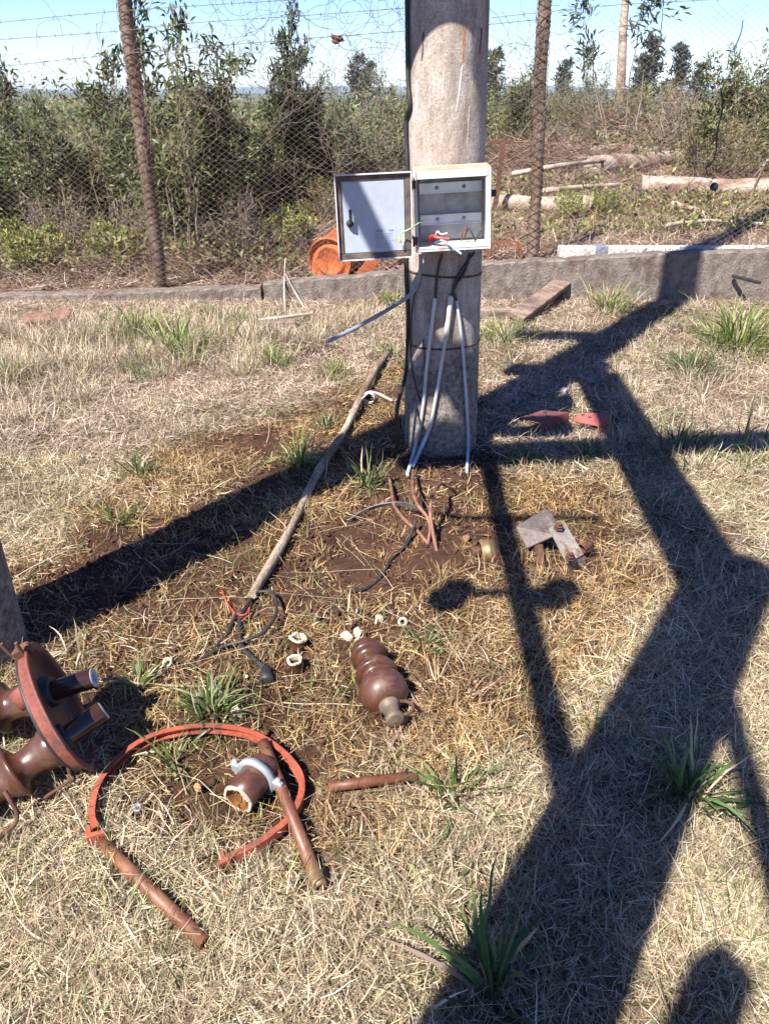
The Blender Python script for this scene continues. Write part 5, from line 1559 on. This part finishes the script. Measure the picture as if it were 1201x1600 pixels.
# ------------------------------------------------------------ red plates and bracket with bolts
def quad_slab(mb, pts, th):
    P = [Vector(p) for p in pts]
    n = (P[1] - P[0]).cross(P[2] - P[0]).normalized()
    if n.z < 0: n = -n
    m = len(P)
    return mb.add(P + [p - n * th for p in P], [tuple(range(m)), tuple(range(2 * m - 1, m - 1, -1))] + [(i, (i + 1) % m, m + (i + 1) % m, m + i) for i in range(m)])
def red_plate(label, top, lip, zt, slots, mt='red_plate'):
    o = on_z(*top[0], 0.0)
    o.z = float(H(o.x, o.y)) + 0.03
    t = thing('red_plate', label, 'metal plate', o)
    T = [on_z(px, py, o.z + z) - o for (px, py), z in zip(top, zt)]
    mb = quad_slab(MB(), T, 0.004)
    Q = [T[lip[0]], T[lip[1]]]
    quad_slab(mb, [Q[0] + Vector((0, -0.002, 0.0005)), Q[1] + Vector((0.002, -0.001, 0.0005)), Q[1] + Vector((0.004, -0.012, -0.05)), Q[0] + Vector((0.0, -0.014, -0.05))], 0.004)
    mb.build('sheet', M[mt], t)
    n = (T[1] - T[0]).cross(T[2] - T[0]).normalized()
    if n.z < 0: n = -n
    for u, v in slots:
        p = (T[0] * (1 - u) + T[1] * u) * (1 - v) + (T[3] * (1 - u) + T[2] * u) * v
        MB().lathe([(0.0006, 0.012), (0.0012, 0.010), (0.0014, 0)], p, n, 10).build('slot', M['black'], t)
red_plate('red folded steel plate coloured darker for its half shadow right of the pole', [(812, 653), (846, 641), (888, 644), (843, 659)], (3, 2), (0.05, 0.06, 0.06, 0.05), ((0.3, 0.3), (0.8, 0.3), (0.5, 0.7)), 'red_plate_shaded')
red_plate('bright red folded steel plate lying in sun beside the darker coloured one', [(892, 658), (904, 646), (953, 645), (934, 666)], (3, 2), (0.03, 0.06, 0.06, 0.03), ((0.5, 0.5), (0.7, 0.2)))

br = thing('clamp_bracket', 'bent galvanised clamp bracket with two rusty bolts on golden straw', 'bracket', at(868, 862, 0.0))
o0 = br.location
def lp(px, py, z): return on_z(px, py, z + o0.z) - o0
mb = MB()
c = [lp(806, 822, 0.10), lp(848, 797, 0.11), lp(866, 836, 0.09), lp(822, 856, 0.03)]
def slab(pts, th):
    n = (Vector(pts[1]) - Vector(pts[0])).cross(Vector(pts[2]) - Vector(pts[0])).normalized()
    if n.z < 0: n = -n
    m = len(pts)
    vs = [Vector(p) for p in pts] + [Vector(p) - n * th for p in pts]
    fs = [tuple(range(m)), tuple(range(2 * m - 1, m - 1, -1))] + [(i, (i + 1) % m, m + (i + 1) % m, m + i) for i in range(m)]
    return MB().add(vs, fs)
mb = slab(c, 0.006)
mb.build('back_plate', M['bracket_dark'], br)
c = [lp(848, 797, 0.112), lp(858, 795, 0.108), lp(876, 832, 0.098), lp(866, 837, 0.092)]
slab(c, 0.006).build('fold', M['bracket_dark'], br)
c = [lp(858, 826, 0.125), lp(880, 813, 0.125), lp(911, 866, 0.060), lp(886, 880, 0.055)]
slab(c, 0.006).build('front_plate', M['bracket'], br)
c = [lp(886, 880, 0.052), lp(911, 866, 0.057), lp(915, 882, 0.005), lp(888, 893, 0.004)]
slab(c, 0.006).build('foot', M['bracket'], br)
for px, py, z in ((872, 823, 0.132), (890, 870, 0.075)):
    q = lp(px, py, z); nrm = Vector((0.05, -0.45, 0.85)).normalized()
    MB().lathe([(-0.004, 0.019), (0.0, 0.019), (0.0, 0.0145), (0.012, 0.0145), (0.012, 0.008), (0.024, 0.0075), (0.025, 0)], q, nrm, 6, False).build('bolt', M['rust'], br)
q = lp(908, 858, 0.05)
MB().lathe([(0, 0.018), (0.05, 0.016), (0.055, 0.0)], q, (0.6, 0.4, 0.1), 12).build('bolt_end', M['rust'], br)
p1, p2 = at(840, 848, 0.03), at(846, 884, 0.02)
tag(MB().tube([p1, p2], [0.02, 0.014], 10).build('bolt', M['rust'], None, p1), 'rusty bolt shank lying under the bent bracket', 'bolt')
p = at(762, 862, 0.0)
t = thing('clamp_half', 'brown half round clamp piece lying in the shadow left of the bracket', 'clamp', p)
MB().lathe([(-0.035, 0.042), (-0.035, 0.047), (0.035, 0.047), (0.035, 0.042)], (0, 0, 0.0), (1, 0.15, 0), 20, True, -0.2, PI + 0.2).build('shell', M['brass'], t)
MB().box((-0.05, -0.03, 0.02), (0.03, 0.03, 0.03), R(30), 0.004).build('lug', M['rust'], t)
shard('broken_brick_chip', 'small brick coloured chip in the soil left of the clamp piece', 735, 845, 2, 0.024, M['brick'], 31, 'chip')
stick_pts = [(608, 1172), (614, 1160), (620, 1150), (640, 1110), (646, 1085)]
gcable('dry_twig', [(x, y, 0.02) for x, y in stick_pts], 0.005, M['stick'], 'thin dry twig lying below the insulator ring', 'twig')
gcable('dry_straw', [(150, 1303, .02), (230, 1308, .02), (300, 1308, .02), (360, 1310, .02), (440, 1300, .03)], 0.0016, M['stick'], 'long pale dry stem crossing inside the lower hoop', 'stem')

# ------------------------------------------------------------ the yard's other poles and beams, with unseen ones added to cast shadows
SH = Vector((math.sin(AZ), math.cos(AZ), 0)) / math.tan(EL)
def above(x, y, z):
    """the point at height z whose shadow falls at ground x, y"""
    p = Vector((x, y, z)) - SH * z
    return p
taper_pole('concrete_pole', 'grey concrete pole at the left edge behind the red lid', (-1.315, 1.93, 0), 2.88, 0.172, 0.004)
taper_pole('concrete_pole', 'tall grey concrete pole standing behind the camera', (-0.46, -0.27, 0), 3.8, 0.165, 0.004, (-0.055, 0.04, 1))
tag(MB().box((0, 0, 1.49), (0.10, 0.10, 2.98), R(25), 0.012).build('shadow_post', M['pole'], None), 'slim square post added behind the camera to cast the shadow of a person', 'post').location = (-0.85, -1.04, 0)  # unseen post added so its shadow passes for a standing person
def beam(name, label, a, b, w, h, mat, cat='beam'):
    o = MB().bar(a, b, w, h, (0, 0, 1), min(w, h) * 0.08).build(name, mat, None, a)
    return tag(o, label, cat)
beam('concrete_beam', 'concrete beam overhead running from the rear pole', above(1.19, 2.25, 3.5), above(1.33, 4.62, 3.5), 0.20, 0.22, M['pole'])
beam('concrete_beam', 'concrete cross beam overhead on the left pole', above(0.10, 3.40, 3.0), above(2.3, 3.62, 3.0), 0.15, 0.20, M['pole'])
beam('concrete_beam', 'second cross beam overhead, added to shade the pole foot', above(0.05, 3.71, 3.0), above(0.98, 3.74, 3.0), 0.11, 0.13, M['pole'])  # unseen beam added and widened to shade the pole foot
beam('shadow_channel', 'steel channel arm overhead, added to shade the upper main pole', above(0.80, 4.75, 2.75), above(1.42, 4.75, 2.75), 0.12, 0.20, M['steel'])  # unseen arm added for the shade on the upper pole
beam('shadow_channel', 'steel channel arm overhead at the main pole', above(1.0, 5.42, 2.75), above(1.8, 5.42, 2.75), 0.10, 0.20, M['steel'])
beam('steel_bar', 'steel bar overhead between the beams', above(0.52, 4.75, 3.3), above(0.47, 1.35, 3.3), 0.075, 0.05, M['steel'], 'bar')
beam('steel_bar', 'short steel arm overhead with insulators', above(0.17, 2.25, 3.3), above(0.70, 2.25, 3.3), 0.03, 0.04, M['steel'], 'bar')
beam('steel_bar', 'thin steel arm overhead', above(0.22, 2.79, 3.3), above(0.90, 2.79, 3.3), 0.03, 0.03, M['steel'], 'bar')
beam('steel_bar', 'steel arm overhead beyond the rear pole', above(1.02, 1.85, 3.7), above(0.84, 0.9, 3.7), 0.06, 0.05, M['steel'], 'bar')
for x, y in ((0.25, 2.25), (0.62, 2.25)):
    c = above(x, y, 3.3)
    t = thing('pin_insulator', 'brown pin insulator on the overhead steel arm', 'insulator', c, group='overhead insulators')
    MB().lathe([(-0.10, 0.02), (-0.09, 0.06), (-0.05, 0.075), (-0.04, 0.05), (0.0, 0.055), (0.03, 0.07), (0.06, 0.05), (0.09, 0.03), (0.10, 0)], (0, 0, 0), (0, 0, 1), 20).build('body', M['porcelain'], t)

# ------------------------------------------------------------ haze: the air out to the far hills
hz = MB().box((0, 6890, 26), (18300, 14440, 72))
m = bpy.data.materials.new('air')
m.use_nodes = True
nt = m.node_tree
nt.nodes.remove(nt.nodes['Principled BSDF'])
pv = nt.nodes.new('ShaderNodeVolumePrincipled')
pv.inputs['Color'].default_value = (0.72, 0.84, 1.0, 1)
pv.inputs['Density'].default_value = 0.00022
pv.inputs['Anisotropy'].default_value = 0.0
nt.links.new(pv.outputs[0], nt.nodes['Material Output'].inputs['Volume'])
tag(hz.build('haze', m), 'thin blue air between the yard and the far hills', 'haze', kind='stuff')
